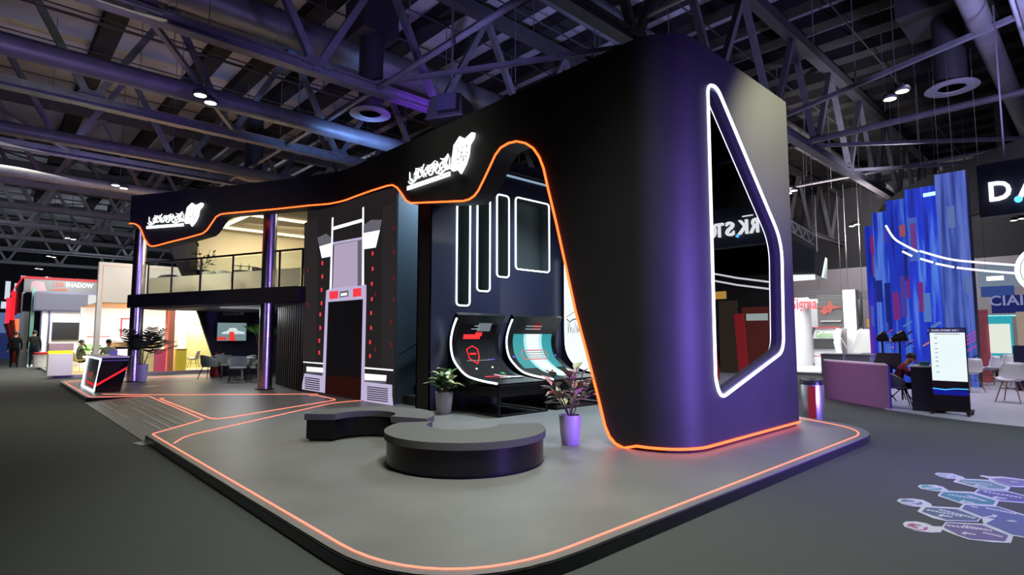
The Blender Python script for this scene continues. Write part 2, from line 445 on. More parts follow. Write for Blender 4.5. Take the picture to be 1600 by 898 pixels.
diffuser(*P(1487, 137, z=9)[:2], 'large round swirl diffuser at the upper right, fed by a square duct', 2.2, 2.2)
diffuser(*P(1578, 256, z=9)[:2], 'round swirl diffuser at the right edge above the white D sign')

# twin high bay lights
def bay(x, y, label, rz=0, z=8.3):
    t = thing('high_bay_light', label, 'ceiling light', (x, y, z), rz, 'twin high bay ceiling lights')
    for s in (-1, 1):
        h = MB().lathe([(.17, 0), (.2, .04), (.17, .12), (.05, .2)], c=(s * .26, 0, 0), n=16).build('lamp_housing', trussd, t, smooth=True)
        MB().lathe([(.001, -.004), (.155, -.004)], c=(s * .26, 0, 0), n=16).build('lamp_lens', lampw, h)
    MB().bar((-.3, 0, .2), (.3, 0, .2), .04).build('mounting_bar', trussd, t)
    MB().bar((0, 0, .2), (0, 0, 5.92), .02).build('suspension_cable', trussd, t)
    return t
b0 = bay(*P(321, 155, z=8.3)[:2], 'lit twin high bay light hanging near the second truss, upper left', .8)
L = [((1400, 149), 'lit twin high bay light hanging right of the tower, beside the big diffuser'),
     ((187, 292), 'small lit twin high bay light left of the fascia end'),
     ((110, 373), 'distant lit high bay light over the far left stands, lower of two'),
     ((61, 420), 'distant lit high bay light above the red edged booth, left'),
     ((76, 433), 'distant lit high bay light just above the red edged booth roof'),
     ((124, 436), 'distant lit high bay light above the lettered booth sign'),
     ((80, 401), 'distant lit high bay light over the far left aisle'),
     ((1236, 300), 'lit high bay light just right of the tower edge'),
     ((1277, 404), 'lit high bay light over the white booths at the right'),
     ((1316, 420), 'lowest lit high bay light over the white booths, beside the blue columns'),
     ((1335, 352), 'high bay light above the white booths, unaligned with the others'),
     ((1590, 343), 'lit high bay light under the white sign at the right edge')
     ]
for (px, py), lab in L:
    q = P(px, py, z=8.3)
    dup(b0, (q.x, q.y, 8.3), .8, lab)

# black box of a loudspeaker / projector hung above the fascia
t = thing('hanging_speaker', 'black hanging loudspeaker box above the right logo sign', 'speaker', (0, 0, 0))
q = P(706, 176, X=8.2); 
MB().box((q.x, q.y, q.z), (1.0, 1.0, .62), .5, taper=.8).build('cabinet', steelblk, t, bevel=.04)
MB().box((q.x - .45, q.y - .42, q.z), (.16, .5, .4), .5).build('front_grille', mat('violet_grille', (.006, .005, .014), .4), t)
MB().bar((q.x, q.y, q.z + .3), (q.x, q.y, 14.2), .04).build('hanging_bracket', trussd, t)
rebase(t, q)

# ================================================================ THE BLACK STAND
ZP = .11
deckm = mat('stand_floor_vinyl', (.135, .137, .135), .42, noise=.13, nscale=1.3, spec=.4)
X0, Y0, ZT = 6.30, 3.70, 5.64
XR = 10.0
# --- raised platform
t = thing('stand_platform', 'low raised grey platform with salmon red light strip inlaid along its edge', 'platform', (2.5, 3, 0))
corner = [(1.86, 9.98), (1.86, 2.63), (11.0, 2.63)]
edge = []
p = [Vector((1.86, 10.02, 0)), Vector((1.86, 2.63, 0)), Vector((10.4, 2.60, 0)), Vector((11.2, 4.3, 0)), Vector((11.9, 9.2, 0)), Vector((12.5, 24.0, 0)),
     Vector((2.0, 24.0, 0)), Vector((1.90, 22.9, 0)), Vector((1.90, 16.85, 0)), Vector((3.03, 16.38, 0)), Vector((2.93, 11.05, 0))]
deckpts = fillet(p, [.05, 1.25, .9, 1.2, .4, .3, .3, .2, .1, .08, .08], 10)
MB().prism(deckpts, (0, 0, .012)).build('edge_trim', steelblk, t).location.z = 0
t.children[0].data.transform(Matrix.Translation((0, 0, ZP - .022)))
MB().prism(deckpts, (0, 0, ZP - .022)).build('edge_riser', mat('gloss_black_riser', (.008, .008, .012), .22), t)
def inset(pts, d):
    out = []; n = len(pts)
    for i in range(n):
        a, b, c = pts[i - 1], pts[i], pts[(i + 1) % n]
        u = (c - a); u.z = 0
        if u.length < 1e-6: continue
        u.normalize(); nn = Vector((-u.y, u.x, 0))
        out.append(b + nn * d)
    return out
ccw = sum((a.x * b.y - b.x * a.y) for a, b in zip(deckpts, deckpts[1:] + deckpts[:1])) > 0
MB().prism([q + Vector((0, 0, ZP - .010)) for q in inset(deckpts, .012 if ccw else -.012)], (0, 0, .010)).build('deck', deckm, t)
def strip(pts, w=.0125, closed=False, name='light_strip', m=floorled, z=ZP + .004):
    return MB().tube([Vector((q[0], q[1], z)) for q in pts], w, 6, closed=closed, flat=.45).build(name, m, t)
p2 = [Vector((2.94, 11.12, 0)), Vector((1.955, 10.03, 0)), Vector((1.955, 2.73, 0)), Vector((10.15, 2.72, 0)), Vector((11.0, 4.3, 0)), Vector((11.4, 9.2, 0))]
strip(fillet(p2, [.1, .1, 1.15, .75, 1.2, .2], 12, closed=False))
strip(fillet([(2.94, 11.12, 0), (3.06, 16.25, 0), (1.99, 16.85, 0), (1.99, 22.8, 0), (3.2, 23.6, 0)], [0, .1, .08, .12, 0], 5, closed=False), .0115)
strip(fillet([P(272, 692.5, z=ZP), P(290, 681, z=ZP), P(522, 629, z=ZP), P(566, 625.5, z=ZP)], [0, .5, .7, 0], 8, closed=False), .0115)
strip(fillet([P(249, 622.5, z=ZP), P(335, 656, z=ZP), P(527, 624.5, z=ZP), P(496, 617.5, z=ZP)], [.1, .35, .2, .2], 6), .014)
strip([P(160, 615.5, z=ZP), P(205, 616.5, z=ZP), P(300, 616.5, z=ZP), P(500, 615.5, z=ZP)], .012)
strip([P(215, 590, z=ZP), P(330, 587.5, z=ZP)], .014)
# ramp with pale anti-slip lines
rm = MB(); a, b, c, d = Vector((1.86, 10.1, .004)), Vector((1.86, 16.8, .004)), Vector((3.03, 16.35, ZP)), Vector((2.95, 11.05, ZP))
rm.prism([a, b, c, d], (0, 0, .006)); rm.prism([(1.86, 10.06, .004), (2.93, 11.02, .004), (2.93, 11.02, ZP), (1.86, 10.04, ZP * .1)], (0, .03, 0))
rm.build('access_ramp', deckm, t)
lm = MB()
for k in range(6):
    f = .2 + k * .135
    for (s0, s1) in ((.03, .32), (.35, .62), (.66, .93)):
        if (k * 7 + int(s0 * 10)) % 5 == 0: continue
        u0 = (a.lerp(d, f)).lerp(b.lerp(c, f), s0 + .04 * (k % 2)); u1 = (a.lerp(d, f)).lerp(b.lerp(c, f), s1)
        lm.bar(u0 + Vector((0, 0, .01)), u1 + Vector((0, 0, .01)), .02, .006)
lm.build('antislip_lines', mat('pale_line_paint', (.4, .4, .4), .6), t)
rebase(t, (6, 8, 0))
for i, (px, py) in enumerate([(222, 693)]):
    q = P(px, py, z=0); tag(MB().box((q.x, q.y, .004), (.16, .32, .006), .2).build('floor_tape', mat('grey_tape', (.25, .27, .27), .5)), 'pale strip of tape on the carpet at the foot of the ramp', 'tape')
q = P(236, 603.5, z=ZP); tag(MB().box((q.x, q.y, ZP + .004), (.3, .5, .006), -.7).build('floor_tape', mat('cream_tape', (.5, .48, .3), .5)), 'small cream floor marker between the two chrome columns', 'tape')

# --- facade sheet: plan path with the tower corner and the inward sweep to the left
PATH = [Vector((XR, Y0))]
PATH += [Vector((6.95 + (XR - 6.95) * (1 - k / 8), Y0)) for k in range(1, 8)]
PATH += [Vector(q) for q in arc(6.95, Y0 + .65, .65, 270, 180, 14)]
n0 = len(PATH)
yy = 4.5
while yy < 12.0: PATH.append(Vector((X0, yy))); yy += .12
cv = [(X0, 12.0), (6.28, 12.6), (6.16, 13.1), (5.86, 13.85), (5.48, 14.64), (5.13, 15.35), (4.73, 16.15), (4.30, 16.95), (3.83, 17.8), (3.40, 18.57), (2.95, 19.39)]
def cr(pts, n):
    pts = [Vector(p) for p in pts]; o = []
    for i in range(len(pts) - 1):
        a, b, c, d = pts[max(i - 1, 0)], pts[i], pts[i + 1], pts[min(i + 2, len(pts) - 1)]
        for k in range(n):
            s = k / n; o.append(.5 * ((2 * b) + (c - a) * s + (2 * a - 5 * b + 4 * c - d) * s * s + (3 * b - a - 3 * c + d) * s ** 3))
    o.append(pts[-1]); return o
PATH += cr(cv, 6)
CUM = [0]
for a, b in zip(PATH, PATH[1:]): CUM.append(CUM[-1] + (b - a).length)
def on_path(px, py):
    """photo position -> (distance along the facade, height)"""
    d = FV * CF + RV * (px - 800) + UV * (449 - py); best = None
    for i in range(len(PATH) - 1, 0, -1):
        a, b = PATH[i - 1], PATH[i]; e = b - a
        den = d.x * e.y - d.y * e.x
        if abs(den) < 1e-9: continue
        tt = (a.x * e.y - a.y * e.x) / den; uu = (a.x * d.y - a.y * d.x) / den
        if -.01 <= uu <= 1.01 and tt > 0:
            if best is None or tt < best[0]: best = (tt, CUM[i - 1] + uu * e.length)
    if best is None: raise ValueError((px, py))
    return best[1], CH + d.z * best[0]
S7 = CUM[7 + 0]  # end of the flat right face is at index 8 (start of the arc)
sarc0, sarc1 = CUM[8], CUM[8 + 14]
outline = [(0, .15), (sarc0, .15), (sarc0 + .5, .15), (sarc1, .15)]
for px, py in [(1000, 705), (975, 701), (962, 694), (953, 683), (946, 666), (935, 620), (917, 550), (900, 487), (885, 418), (870, 350), (858, 300), (850, 264), (843, 246), (834, 233), (822, 225), (808, 222), (795, 225), (783, 232), (774, 244), (766, 262), (757, 281), (748, 299), (742, 307), (734, 312.5), (725, 315), (700, 316), (660, 317.6), (642, 318), (635, 314), (628, 303), (621, 294), (614, 290), (606, 291), (580, 299), (552, 309), (535, 315), (514, 319.3), (480, 322), (430, 327.5), (390, 331), (355, 334), (345, 335.5), (338, 339.5), (331, 350), (324, 360), (318, 365), (310, 367.5), (290, 373), (265, 379), (245, 384.5), (237, 385.5), (231, 382), (226, 373), (222, 362), (218, 354.5), (212, 350.5), (206.5, 349.5)]:
    outline.append(on_path(px, py))
outline.append((CUM[-1] + .001, outline[-1][1]))
fix = [outline[0]]
for q in outline[1:]:
    if q[0] > fix[-1][0] + 1e-4: fix.append(q)
outline = fix
def zo(s):
    for (a, za), (b, zb) in zip(outline, outline[1:]):
        if a <= s <= b: return za + (zb - za) * (s - a) / (b - a)
    return outline[-1][1]
def at_s(s):
    for i in range(1, len(PATH)):
        if CUM[i] >= s:
            a, b = PATH[i - 1], PATH[i]; e = (b - a).normalized()
            return a + e * (s - CUM[i - 1]), e
    return PATH[-1], (PATH[-1] - PATH[-2]).normalized()
def nrm(s):
    e = (at_s(min(s + .08, CUM[-1] - 1e-3))[0] - at_s(max(s - .08, 0))[0]).normalized()
    return Vector((-e.y, e.x))     # towards the camera side is +; flipped below
fac = thing('stand_facade', 'sweeping matte black facade and tower outlined by an orange red light line', 'exhibition stand', (X0, 4, ZP))
ss = sorted(set([round(s, 4) for s in CUM if s > sarc0 - 1e-3] + [round(q[0], 4) for q in outline if q[0] > sarc0]))
ss = [s for s in ss if s <= CUM[-1]]
sel = [ss[0]]
for s in ss[1:]:
    if s - sel[-1] > .012: sel.append(s)
ss = sel
TK = .42
rows = [[], [], [], []]
for s in ss:
    q, e = at_s(s); n = nrm(s)
    if n.dot(q) < 0: n = -n      # n points away from the camera
    z = zo(s); b = q + n * TK
    rows[0].append((q.x, q.y, z)); rows[1].append((q.x, q.y, ZT)); rows[2].append((b.x, b.y, ZT)); rows[3].append((b.x, b.y, z))
mb = MB(); mb.grid([rows[0], rows[1]]); mb.grid([rows[1], rows[2]]); mb.grid([rows[2], rows[3]]); mb.grid([rows[3], rows[0]])
mb.prism([rows[k][-1] for k in range(4)], (.001, .001, 0))
# tower right face with the window opening
WY = Y0
wpx = [(1112, 138), (1126, 142), (1222, 374), (1227, 545), (1133, 616), (1117, 592), (1105, 158)]
win = [P(x, y, Y=Y0) for x, y in [(1113, 128), (1219, 381), (1224, 547), (1127, 620), (1113, 575)]]
win = [P(x, y, Y=Y0) for x, y in [(1104.5, 132), (1119, 136), (1220.5, 378), (1223.5, 548.5), (1126, 622), (1117, 596)]]
wro = fillet(win, [.35, .30, .35, .22, .32, .3], 7)
rf = [(6.95, Y0, .15), (6.95, Y0, ZT), (XR, Y0, ZT), (XR, Y0, .15)]
mb.ring_prism(rf, wro, (0, .34, 0))
mb.build('shell', black, fac, smooth=True)
MB().bx(XR - .02, XR, Y0 + .02, Y0 + 1.3, .15, ZT).build('side_panel', black, fac)
tb = MB(); tb.bx(X0 + .43, XR, Y0 + 1.26, Y0 + 1.3, .15, ZT - .03); tb.bx(X0 + .1, XR, Y0 + .3, Y0 + 1.28, ZT - .06, ZT - .02)
tb.bx(X0 + .5, XR - .05, Y0 + .34, Y0 + 1.25, .15, .2); tb.build('inner_lining', darkint, fac)
MB().prism([(6.62, 3.78, ZP), (XR - .02, 3.74, ZP), (XR - .02, 4.95, ZP), (6.50, 4.62, ZP), (6.36, 4.45, ZP), (6.42, 4.0, ZP)], (0, 0, .045)).build('plinth', steelblk, fac)
# window: light line, deep reveal, reflective pane
MB().tube([q + Vector((0, -.01, 0)) for q in wro], .023, 8, closed=True).build('window_light_line', glow('cool_white_led', (.78, .84, 1), 3.2), fac)
cen = sum(wro, Vector()) / len(wro)
inn = [cen + (q - cen) * .972 + Vector((0, .0, 0)) for q in wro]
MB().ring_prism([q + Vector((0, .005, 0)) for q in wro], inn, (0, .10, 0)).build('window_reveal', mat('grey_reveal', (.03, .032, .045), .6), fac)
MB().prism([q + Vector((0, .085, 0)) for q in inn], (0, .012, 0)).build('window_pane', glass('mirror_tint_glass', (.05, .055, .08), .62, .0), fac)
# orange red line along the lower edge
lp = []
for s in [k * .5 for k in range(0, int(sarc0 * 2))] + ss:
    q, e = at_s(s); n = nrm(s) if s > sarc0 else Vector((0, 1))
    if n.dot(q) < 0: n = -n
    lp.append(Vector((q.x - n.x * .012, q.y - n.y * .012, zo(s) + .012)))
dd = [lp[0]]
for q in lp[1:]:
    if (q - dd[-1]).length > .03: dd.append(q)
MB().tube(dd, .018, 6).build('edge_light_line', redled, fac)
rebase(fac, (8, 5, ZP))

# --- logo signs on the fascia
def logo_frame(px, py):
    s, z = on_path(px, py); q, e = at_s(s); n = nrm(s)
    if n.dot(q) < 0: n = -n
    return Vector((q.x, q.y, z)) , Vector((-e.x, -e.y, 0)), -Vector((n.x, n.y, 0))
def logo(name, label, x0, x1, ybase, lit, size_px_top, org=None, right=None, nn=None, w=None):
    """white shield emblem, calligraphic line and caption bar; local frame u right, v up, width 1"""
    t = thing(name, label, 'sign')
    if org is None:
        a, r0, n0_ = logo_frame(*x0); b, _, _ = logo_frame(*x1)
        r = (b - a); r.z = 0; w = r.length; r.normalize(); org = a; nn = n0_
    else: r = right
    up = Vector((0, 0, 1)); nn = nn.normalized()
    def Q(u, v, d=.03): return org + r * (u * w) + up * (v * w) + nn * d
    m = MB(); rr = random.Random(3)
    # calligraphic strokes
    strokes = []
    x = .02
    while x < .62:
        k = rr.random(); h = .05 + .05 * rr.random()
        if k < .3: strokes.append([(x, .07 + h * 1.3), (x + .005, .10), (x + .02, .075), (x + .05, .085)])
        elif k < .6: strokes.append([(x - .01, .09), (x + .02, .06), (x + .06, .075), (x + .07, .12 + h * .5)])
        elif k < .8: strokes.append([(x, .12), (x + .035, .155), (x + .055, .12), (x + .03, .09), (x, .1)])
        else: strokes.append([(x - .02, .15 + h * .4), (x + .03, .10), (x + .065, .06)])
        x += .034
    strokes += [[(.0, .075), (.03, .045), (.09, .05), (.14, .08)], [(.50, .19), (.56, .17), (.61, .21)], [(.30, .17), (.36, .16), (.42, .19)], [(.44, .055), (.5, .04), (.57, .06), (.6, .09)], [(.62, .19), (.58, .12), (.63, .07)], [(.14, .18), (.2, .14), (.25, .2)]]
    for st in strokes:
        pts = cr([Vector(q) for q in st], 4)
        m.tube([Q(q[0], .03 + (q[1] - .03) * .86) for q in pts], [w * .0062 * (.6 + .6 * math.sin(PI * (i + .5) / len(pts))) for i in range(len(pts))], 6)
    m.build('script_lettering', lit, t)
    m = MB(); m.prism([Q(-.01, -.015), Q(.645, -.015), Q(.645, .022), Q(-.01, .022)], nn * .02); bar = m.build('caption_bar', lit, t)
    m = MB()
    for k in range(22):
        u = .01 + k * .029 + .006 * (k % 3)
        if k % 7 == 5: continue
        m.prism([Q(u, .000, .052), Q(u + .016, .000, .052), Q(u + .016, .007, .052), Q(u, .007, .052)], nn * .002)
    m.build('caption_letters', mat('grey_lettering', (.3, .3, .32), .6), t)
    sh = [(.675, .30), (.70, .285), (.78, .335), (.80, .315), (.86, .285), (.90, .315), (.955, .32), (.965, .29), (.945, .24), (.905, .22), (.91, .14), (.885, .06), (.83, -.01), (.80, -.045), (.77, -.01), (.745, .0), (.735, .025), (.69, .02), (.665, .045), (.675, .075), (.70, .10), (.685, .16), (.69, .24)]
    sh = [(.70, .27), (.78, .335), (.85, .29), (.94, .325), (.975, .31), (.965, .265), (.915, .215), (.90, .12), (.865, .045), (.80, -.04), (.755, .02), (.69, .015), (.665, .045), (.70, .11), (.685, .18)]
    sh = [(u, .012 + (v - .02) * .88 if v > .02 else v * .8) for u, v in sh]
    m = MB(); m.prism([Q(*q) for q in sh], nn * .03); em = m.build('shield_emblem', lit, t)
    m = MB()
    for k in range(26):
        u, v = .72 + .17 * rr.random(), .05 + .15 * rr.random(); s_ = .005 + .005 * rr.random()
        m.prism([Q(u - s_, v, .061), Q(u, v - s_, .061), Q(u + s_, v, .061), Q(u, v + s_, .061)], nn * .002)
    m.tube([Q(.745, .17, .062), Q(.79, .20, .062), Q(.85, .16, .062), Q(.80, .09, .062), Q(.745, .11, .062)], w * .003, 5)
    m.build('emblem_engraving', mat('grey_lettering', (.3, .3, .32), .6), em)
    return rebase(t, org)
logo('illuminated_sign', 'glowing white shield and script sign on the right of the fascia, above the tongue', (640, 295), (748, 255), 0, signw, 0)
logo('illuminated_sign', 'glowing white shield and script sign on the left end of the fascia', (232, 356), (321, 349), 0, signw, 0)

# --- chrome columns
cm = MB().lathe([(.185, 0), (.185, 5.05)], n=36).bm
def column(x, y, label):
    t = thing('chrome_column', label, 'column', (x, y, ZP), group='chrome columns')
    MB().lathe([(.188, .02), (.188, 4.9)], n=40).build('shaft', chrome, t, smooth=True)
    MB().lathe([(.25, 0), (.25, .02), (.2, .025)], n=32).build('base_ring', steelblk, t, smooth=True)
column(3.62, 21.62, 'mirror polished chrome column at the left end of the upper deck')
column(5.76, 16.12, 'mirror polished chrome column near the tall doorway, right hand one')
# --- mezzanine deck, glass balustrade
A_, B_ = Vector((3.45, 22.15, 0)), Vector((6.21, 14.78, 0)); E_ = (B_ - A_).normalized(); N_ = Vector((E_.y, -E_.x, 0))
if N_.dot(A_) > 0: N_ = -N_       # towards camera
def PL(x, y, back=0): return P(x, y, n=N_, p=A_ - N_ * back)
fr = N_ * .24
t = thing('mezzanine_deck', 'black upper deck slab spanning from the left chrome column to the doorway wall', 'balcony')
MB().prism([A_ + fr + E_ * .35 + Vector((0, 0, 2.47)), B_ + fr + Vector((0, 0, 2.47)), Vector((10.4, 14.78, 2.47)), Vector((10.4, 22.7, 2.47)), Vector((4.1, 22.7, 2.47))], (0, 0, .42)).build('slab', black, t, bevel=.03)
MB().prism([A_ + E_ * .5 - N_ * .1 + Vector((0, 0, 2.44)), B_ - N_ * .1 + Vector((0, 0, 2.44)), Vector((10, 14.9, 2.44)), Vector((10, 22.4, 2.44)), Vector((4.3, 22.4, 2.44))], (0, 0, .03)).build('soffit', mat('grey_soffit', (.12, .12, .13), .6), t)
rebase(t, (6, 19, 2.47))
t = thing('glass_balustrade', 'glass balustrade with black posts and frosted lower band on the upper deck', 'railing')
r0, r1 = PL(226, 397, .28), PL(474, 389, .28); r0.z = r1.z = 3.97
MB().bar(r0, r1, .05, .05).build('handrail', steelblk, t)
ux = [231, 268, 313, 363, 411, 436, 472]; ps = []
for x in ux:
    q = PL(x, 440, .28); ps.append(q)
    MB().bx(-.022, .022, -.022, .022, 2.89, 3.97).build('baluster', steelblk, t, loc=(q.x, q.y, 0)) if False else MB().box((q.x, q.y, 3.43), (.045, .045, 1.08)).build('baluster', steelblk, t)
gcl = glass('clear_rail_glass', (.86, .9, .9), .05)
gfr = glass('frosted_rail_glass', (.7, .74, .74), .03, .3, (.8, .82, .8), .72)
for a, b in zip(ps, ps[1:]):
    d = (b - a); d.z = 0; u = d.normalized() * .06; n_ = N_ * .006
    for z0, z1, g_, nm in ((2.95, 3.45, gfr, 'frosted_band'), (3.45, 3.9, gcl, 'clear_glass')):
        pa, pb = Vector((a.x, a.y, z0)) + u, Vector((b.x, b.y, z0)) - u
        MB().prism([pa, pb, pb + Vector((0, 0, z1 - z0)), pa + Vector((0, 0, z1 - z0))], n_ * 2).build(nm, g_, t)
rebase(t, (5, 18, 2.89))
# upper lounge
cream = mat('warm_cream_wall', (.62, .56, .42), .7)
t = thing('upper_lounge_room', 'warm lit cream room on the upper deck behind the glass balustrade', 'room')
MB().bx(P(308, 400, Y=22.3).x, 10.2, 22.3, 22.36, 2.89, 5.5).build('back_wall', cream, t)
MB().bx(10.1, 10.2, 14.9, 22.3, 2.89, 5.5).build('side_wall', cream, t)
MB().bx(5.0, 10.2, 17.0, 22.3, 5.42, 5.5).build('room_ceiling', cream, t)
cv_ = MB(); cv_.bx(6.0, 9.3, 18.5, 18.62, 5.36, 5.40); cv_.bx(6.0, 9.3, 21.3, 21.42, 5.36, 5.40); cv_.bx(5.9, 6.0, 18.5, 21.42, 5.36, 5.40)
cv_.build('cove_light', glow('warm_cove', (1, .86, .55), 4), t)
for x in (6.6, 8.0, 9.2): MB().bar((x, 22.25, 4.2), (x + .9, 22.25, 4.2), .03).build('wall_trim', cream, t)
rebase(t, (8, 20, 2.89))
fin = MB(); fin.prism([P(259, 372, Y=22.1), P(309, 360, Y=22.1), P(308, 452, Y=22.1), P(296, 452, Y=22.1)], (0, .18, 0))
tag(fin.build('slanted_fin', black), 'slanted black wall fin on the upper deck, left of the cream wall', 'wall panel')

# lounge furniture
greyfab = mat('grey_chair_shell', (.26, .28, .28), .7)
def tub_chair(loc, rz, label, shell=greyfab, legs=steelblk, group='grey tub chairs', name='tub_chair', cat='chair', spread=.26):
    t = thing(name, label, cat, loc, rz, group)
    m = MB(); rows = []
    for k in range(13):               # wrap-around back, opening towards +x
        a = math.radians(60 + 240 * k / 12); top = .44 + .36 * math.sin(PI * min(1, max(0, (k / 12) * .9 + .05))) ** .6
        r = .29
        rows.append([(r * .72 * math.cos(a), r * .8 * math.sin(a), .42), (r * .95 * math.cos(a), r * .98 * math.sin(a), .5), (r * 1.08 * math.cos(a), r * 1.1 * math.sin(a), top), (r * 1.02 * math.cos(a), r * 1.04 * math.sin(a), top + .015), (r * .9 * math.cos(a), r * .9 * math.sin(a), .5)])
    m.grid(rows); m.build('backrest', shell, t, smooth=True)
    MB().lathe([(.001, .40), (.22, .41), (.26, .44), (.24, .475), (.001, .485)], n=20).build('seat', shell, t, smooth=True)
    for sx, sy in ((1, 1), (1, -1), (-1, 1), (-1, -1)):
        MB().tube([(sx * .15, sy * .15, .42), (sx * spread, sy * spread, 0)], [.016, .011], 6).build('leg', legs, t)
    return t
c0 = tub_chair(P(327, 592, z=ZP), .3, 'grey tub chair, leftmost of those beneath the upper deck')
for (px, py, rz, lab) in [(349, 590, -1.2, 'grey tub chair beside the small table with the flowers'), (371, 597, -1.9, 'grey tub chair in front of the nearer lounge table, seen from the back'), (384, 592, 2.2, 'grey tub chair behind the nearer lounge table'), (403, 596, 3.0, 'grey tub chair half hidden by the right chrome column')]:
    q = P(px, py, z=ZP); dup(c0, q, rz, lab)
def cafe_table(q, label):
    t = thing('bistro_table', label, 'table', q, group='lounge tables')
    MB().lathe([(.001, .72), (.33, .72), (.34, .735), (.33, .75), (.001, .75)], n=28).build('tabletop', mat('grey_tabletop', (.35, .36, .36), .4), t, smooth=True)
    MB().lathe([(.22, 0), (.22, .015), (.035, .03), (.03, .72)], n=20).build('pedestal', chrome, t, smooth=True)
    return t
cafe_table(P(346, 588, z=ZP), 'small round lounge table on a chrome pedestal, left one with flowers')
cafe_table(P(378, 594, z=ZP), 'small round lounge table on a chrome pedestal, right one')
def plant(name, label, loc, pot_r, pot_h, nleaf, L, Wd, cols, spread, h0, h1, stems=5, seed=1, potmat=potm, palm=False, cat='plant', tmix=None, group=None):
    t = thing(name, label, cat, loc, group=group); rr = random.Random(seed)
    if pot_h:
        MB().lathe([(pot_r * .74, 0), (pot_r * .78, .01), (pot_r * .92, pot_h * .45), (pot_r, pot_h * .93), (pot_r * .98, pot_h), (pot_r * .88, pot_h), (pot_r * .86, pot_h * .9)], n=32).build('pot', potmat, t, smooth=True)
        MB().lathe([(.001, pot_h * .91), (pot_r * .87, pot_h * .9)], n=20).build('potting_soil', soil, t)
    st = MB(); lf = MB(); heads = []
    for k in range(stems):
        a = 2 * PI * k / stems + rr.uniform(-.4, .4); rad = pot_r * .35 * rr.random()
        b = Vector((rad * math.cos(a), rad * math.sin(a), pot_h * .9)); e = Vector((spread * .45 * math.cos(a), spread * .45 * math.sin(a), pot_h + rr.uniform(h0, h1)))
        mid = b.lerp(e, .5) + Vector((0, 0, .03)); pts = cr([b, mid, e], 4) if not palm else cr([b, mid, e], 4)
        st.tube(pts, .008 if not palm else .012, 5); heads.append((b, e, a))
    st.build('stems', mat('plant_stem', (.06, .045, .02), .7), t)
    for k in range(nleaf):
        b, e, a0 = heads[k % stems]; f = rr.uniform(.35, 1.02) if not palm else 1
        o = b.lerp(e, f); a = a0 + rr.uniform(-1.3, 1.3) if not palm else a0 + rr.uniform(-.7, .7)
        el = rr.uniform(.1, 1.0) if not palm else rr.uniform(.65, 1.3)
        d = Vector((math.cos(a) * math.cos(el), math.sin(a) * math.cos(el), math.sin(el))); side = d.cross(Vector((0, 0, 1))).normalized()
        l_ = L * rr.uniform(.7, 1.15); w_ = Wd * rr.uniform(.75, 1.15); mi = rr.randrange(len(cols)); n_ = 7
        upn = side.cross(d); droop = .32 if not palm else .38
        def ctr(u): return o + d * l_ * u - Vector((0, 0, 1)) * l_ * droop * u * u * .8 + upn * .0
        if palm:
            spine = [ctr(u / 8) for u in range(9)]; lf.tube(spine, .004, 4, mi=mi)
            for u in range(2, 9):
                for s_ in (-1, 1):
                    q = spine[u]; ll = l_ * .38 * (1 - abs(u / 8 - .5) * .8); tip = q + side * s_ * ll * .8 + d * ll * .55 - Vector((0, 0, ll * .3))
                    wv = (spine[u] - spine[u - 1]).normalized() * w_ * .25
                    v = [lf.bm.verts.new(z_) for z_ in (q - wv, q + wv, q.lerp(tip, .6) + wv * .9, tip, q.lerp(tip, .6) - wv * .9)]
                    lf.face(v, mi)
        else:
            Lr, Cr, Rr = [], [], []
            for u in range(n_ + 1):
                s_ = u / n_; ww = w_ * math.sin(PI * s_ ** .8) * .5 + .001; c_ = ctr(s_)
                Lr.append(c_ - side * ww + upn * ww * .35); Cr.append(c_); Rr.append(c_ + side * ww + upn * ww * .35)
            lf.grid([Lr, Cr, Rr], mi)
    lf.build('foliage', cols, t, smooth=True)
    return t
g1 = mat('leaf_green', (.07, .17, .05), .45); g2 = mat('leaf_cream_green', (.42, .47, .24), .45); g3 = mat('leaf_dark_green', (.03, .08, .03), .45)
g4 = mat('leaf_bronze', (.20, .07, .05), .45); g5 = mat('leaf_pink', (.45, .2, .17), .45); g6 = mat('leaf_olive', (.16, .18, .06), .45)
plant('palm_plant', 'green palm behind the right chrome column', P(409, 590, z=ZP), .16, .4, 12, .75, .09, [g1, mat('leaf_bright', (.15, .42, .06), .4)], .5, .7, 1.1, 4, 5, palm=True)
q = P(346, 588, z=ZP); plant('flower_pot', 'small potted flowers on the left lounge table', (q.x, q.y, ZP + .75), .06, .09, 16, .12, .06, [g1, g4, g2], .2, .02, .12, 4, 9)
tag(MB().box((*P(337, 588, z=ZP)[:2], ZP + .45), (.34, .3, .9), .4, taper=.8).build('red_stool', mat('red_upholstery', (.6, .02, .02), .4), bevel=.05), 'red high stool behind the leftmost grey tub chair', 'stool')
for k, (px, lab) in enumerate([(262, 'grey tub chair on the upper deck, leftmost behind the frosted glass'), (331, 'grey tub chair on the upper deck, left of the pair behind the frosted glass'), (351, 'grey tub chair on the upper deck, right of the pair behind the frosted glass'), (410, 'grey tub chair on the upper deck beside the right chrome column')]):
    q = PL(px, 445, 1.1); dup(c0, (q.x, q.y, 2.89), -2.0 + k * .3, lab)
q = PL(381, 445, 1.3); t = cafe_table((q.x, q.y, 2.89), 'round table on the upper deck behind the frosted glass'); t['group'] = 'lounge tables'
for k, dx in enumerate((-.12, .14)):
    tag(MB().lathe([(.001, 0), (.03, 0), (.035, .12), (.012, .17), (.012, .24), (.001, .245)], n=12).build('water_bottle', glass('bottle_glass', (.7, .75, .75), .2), loc=(q.x + dx, q.y, 3.64), smooth=True), ['small bottle on the left of the upper deck table', 'small bottle on the right of the upper deck table'][k], 'bottle')
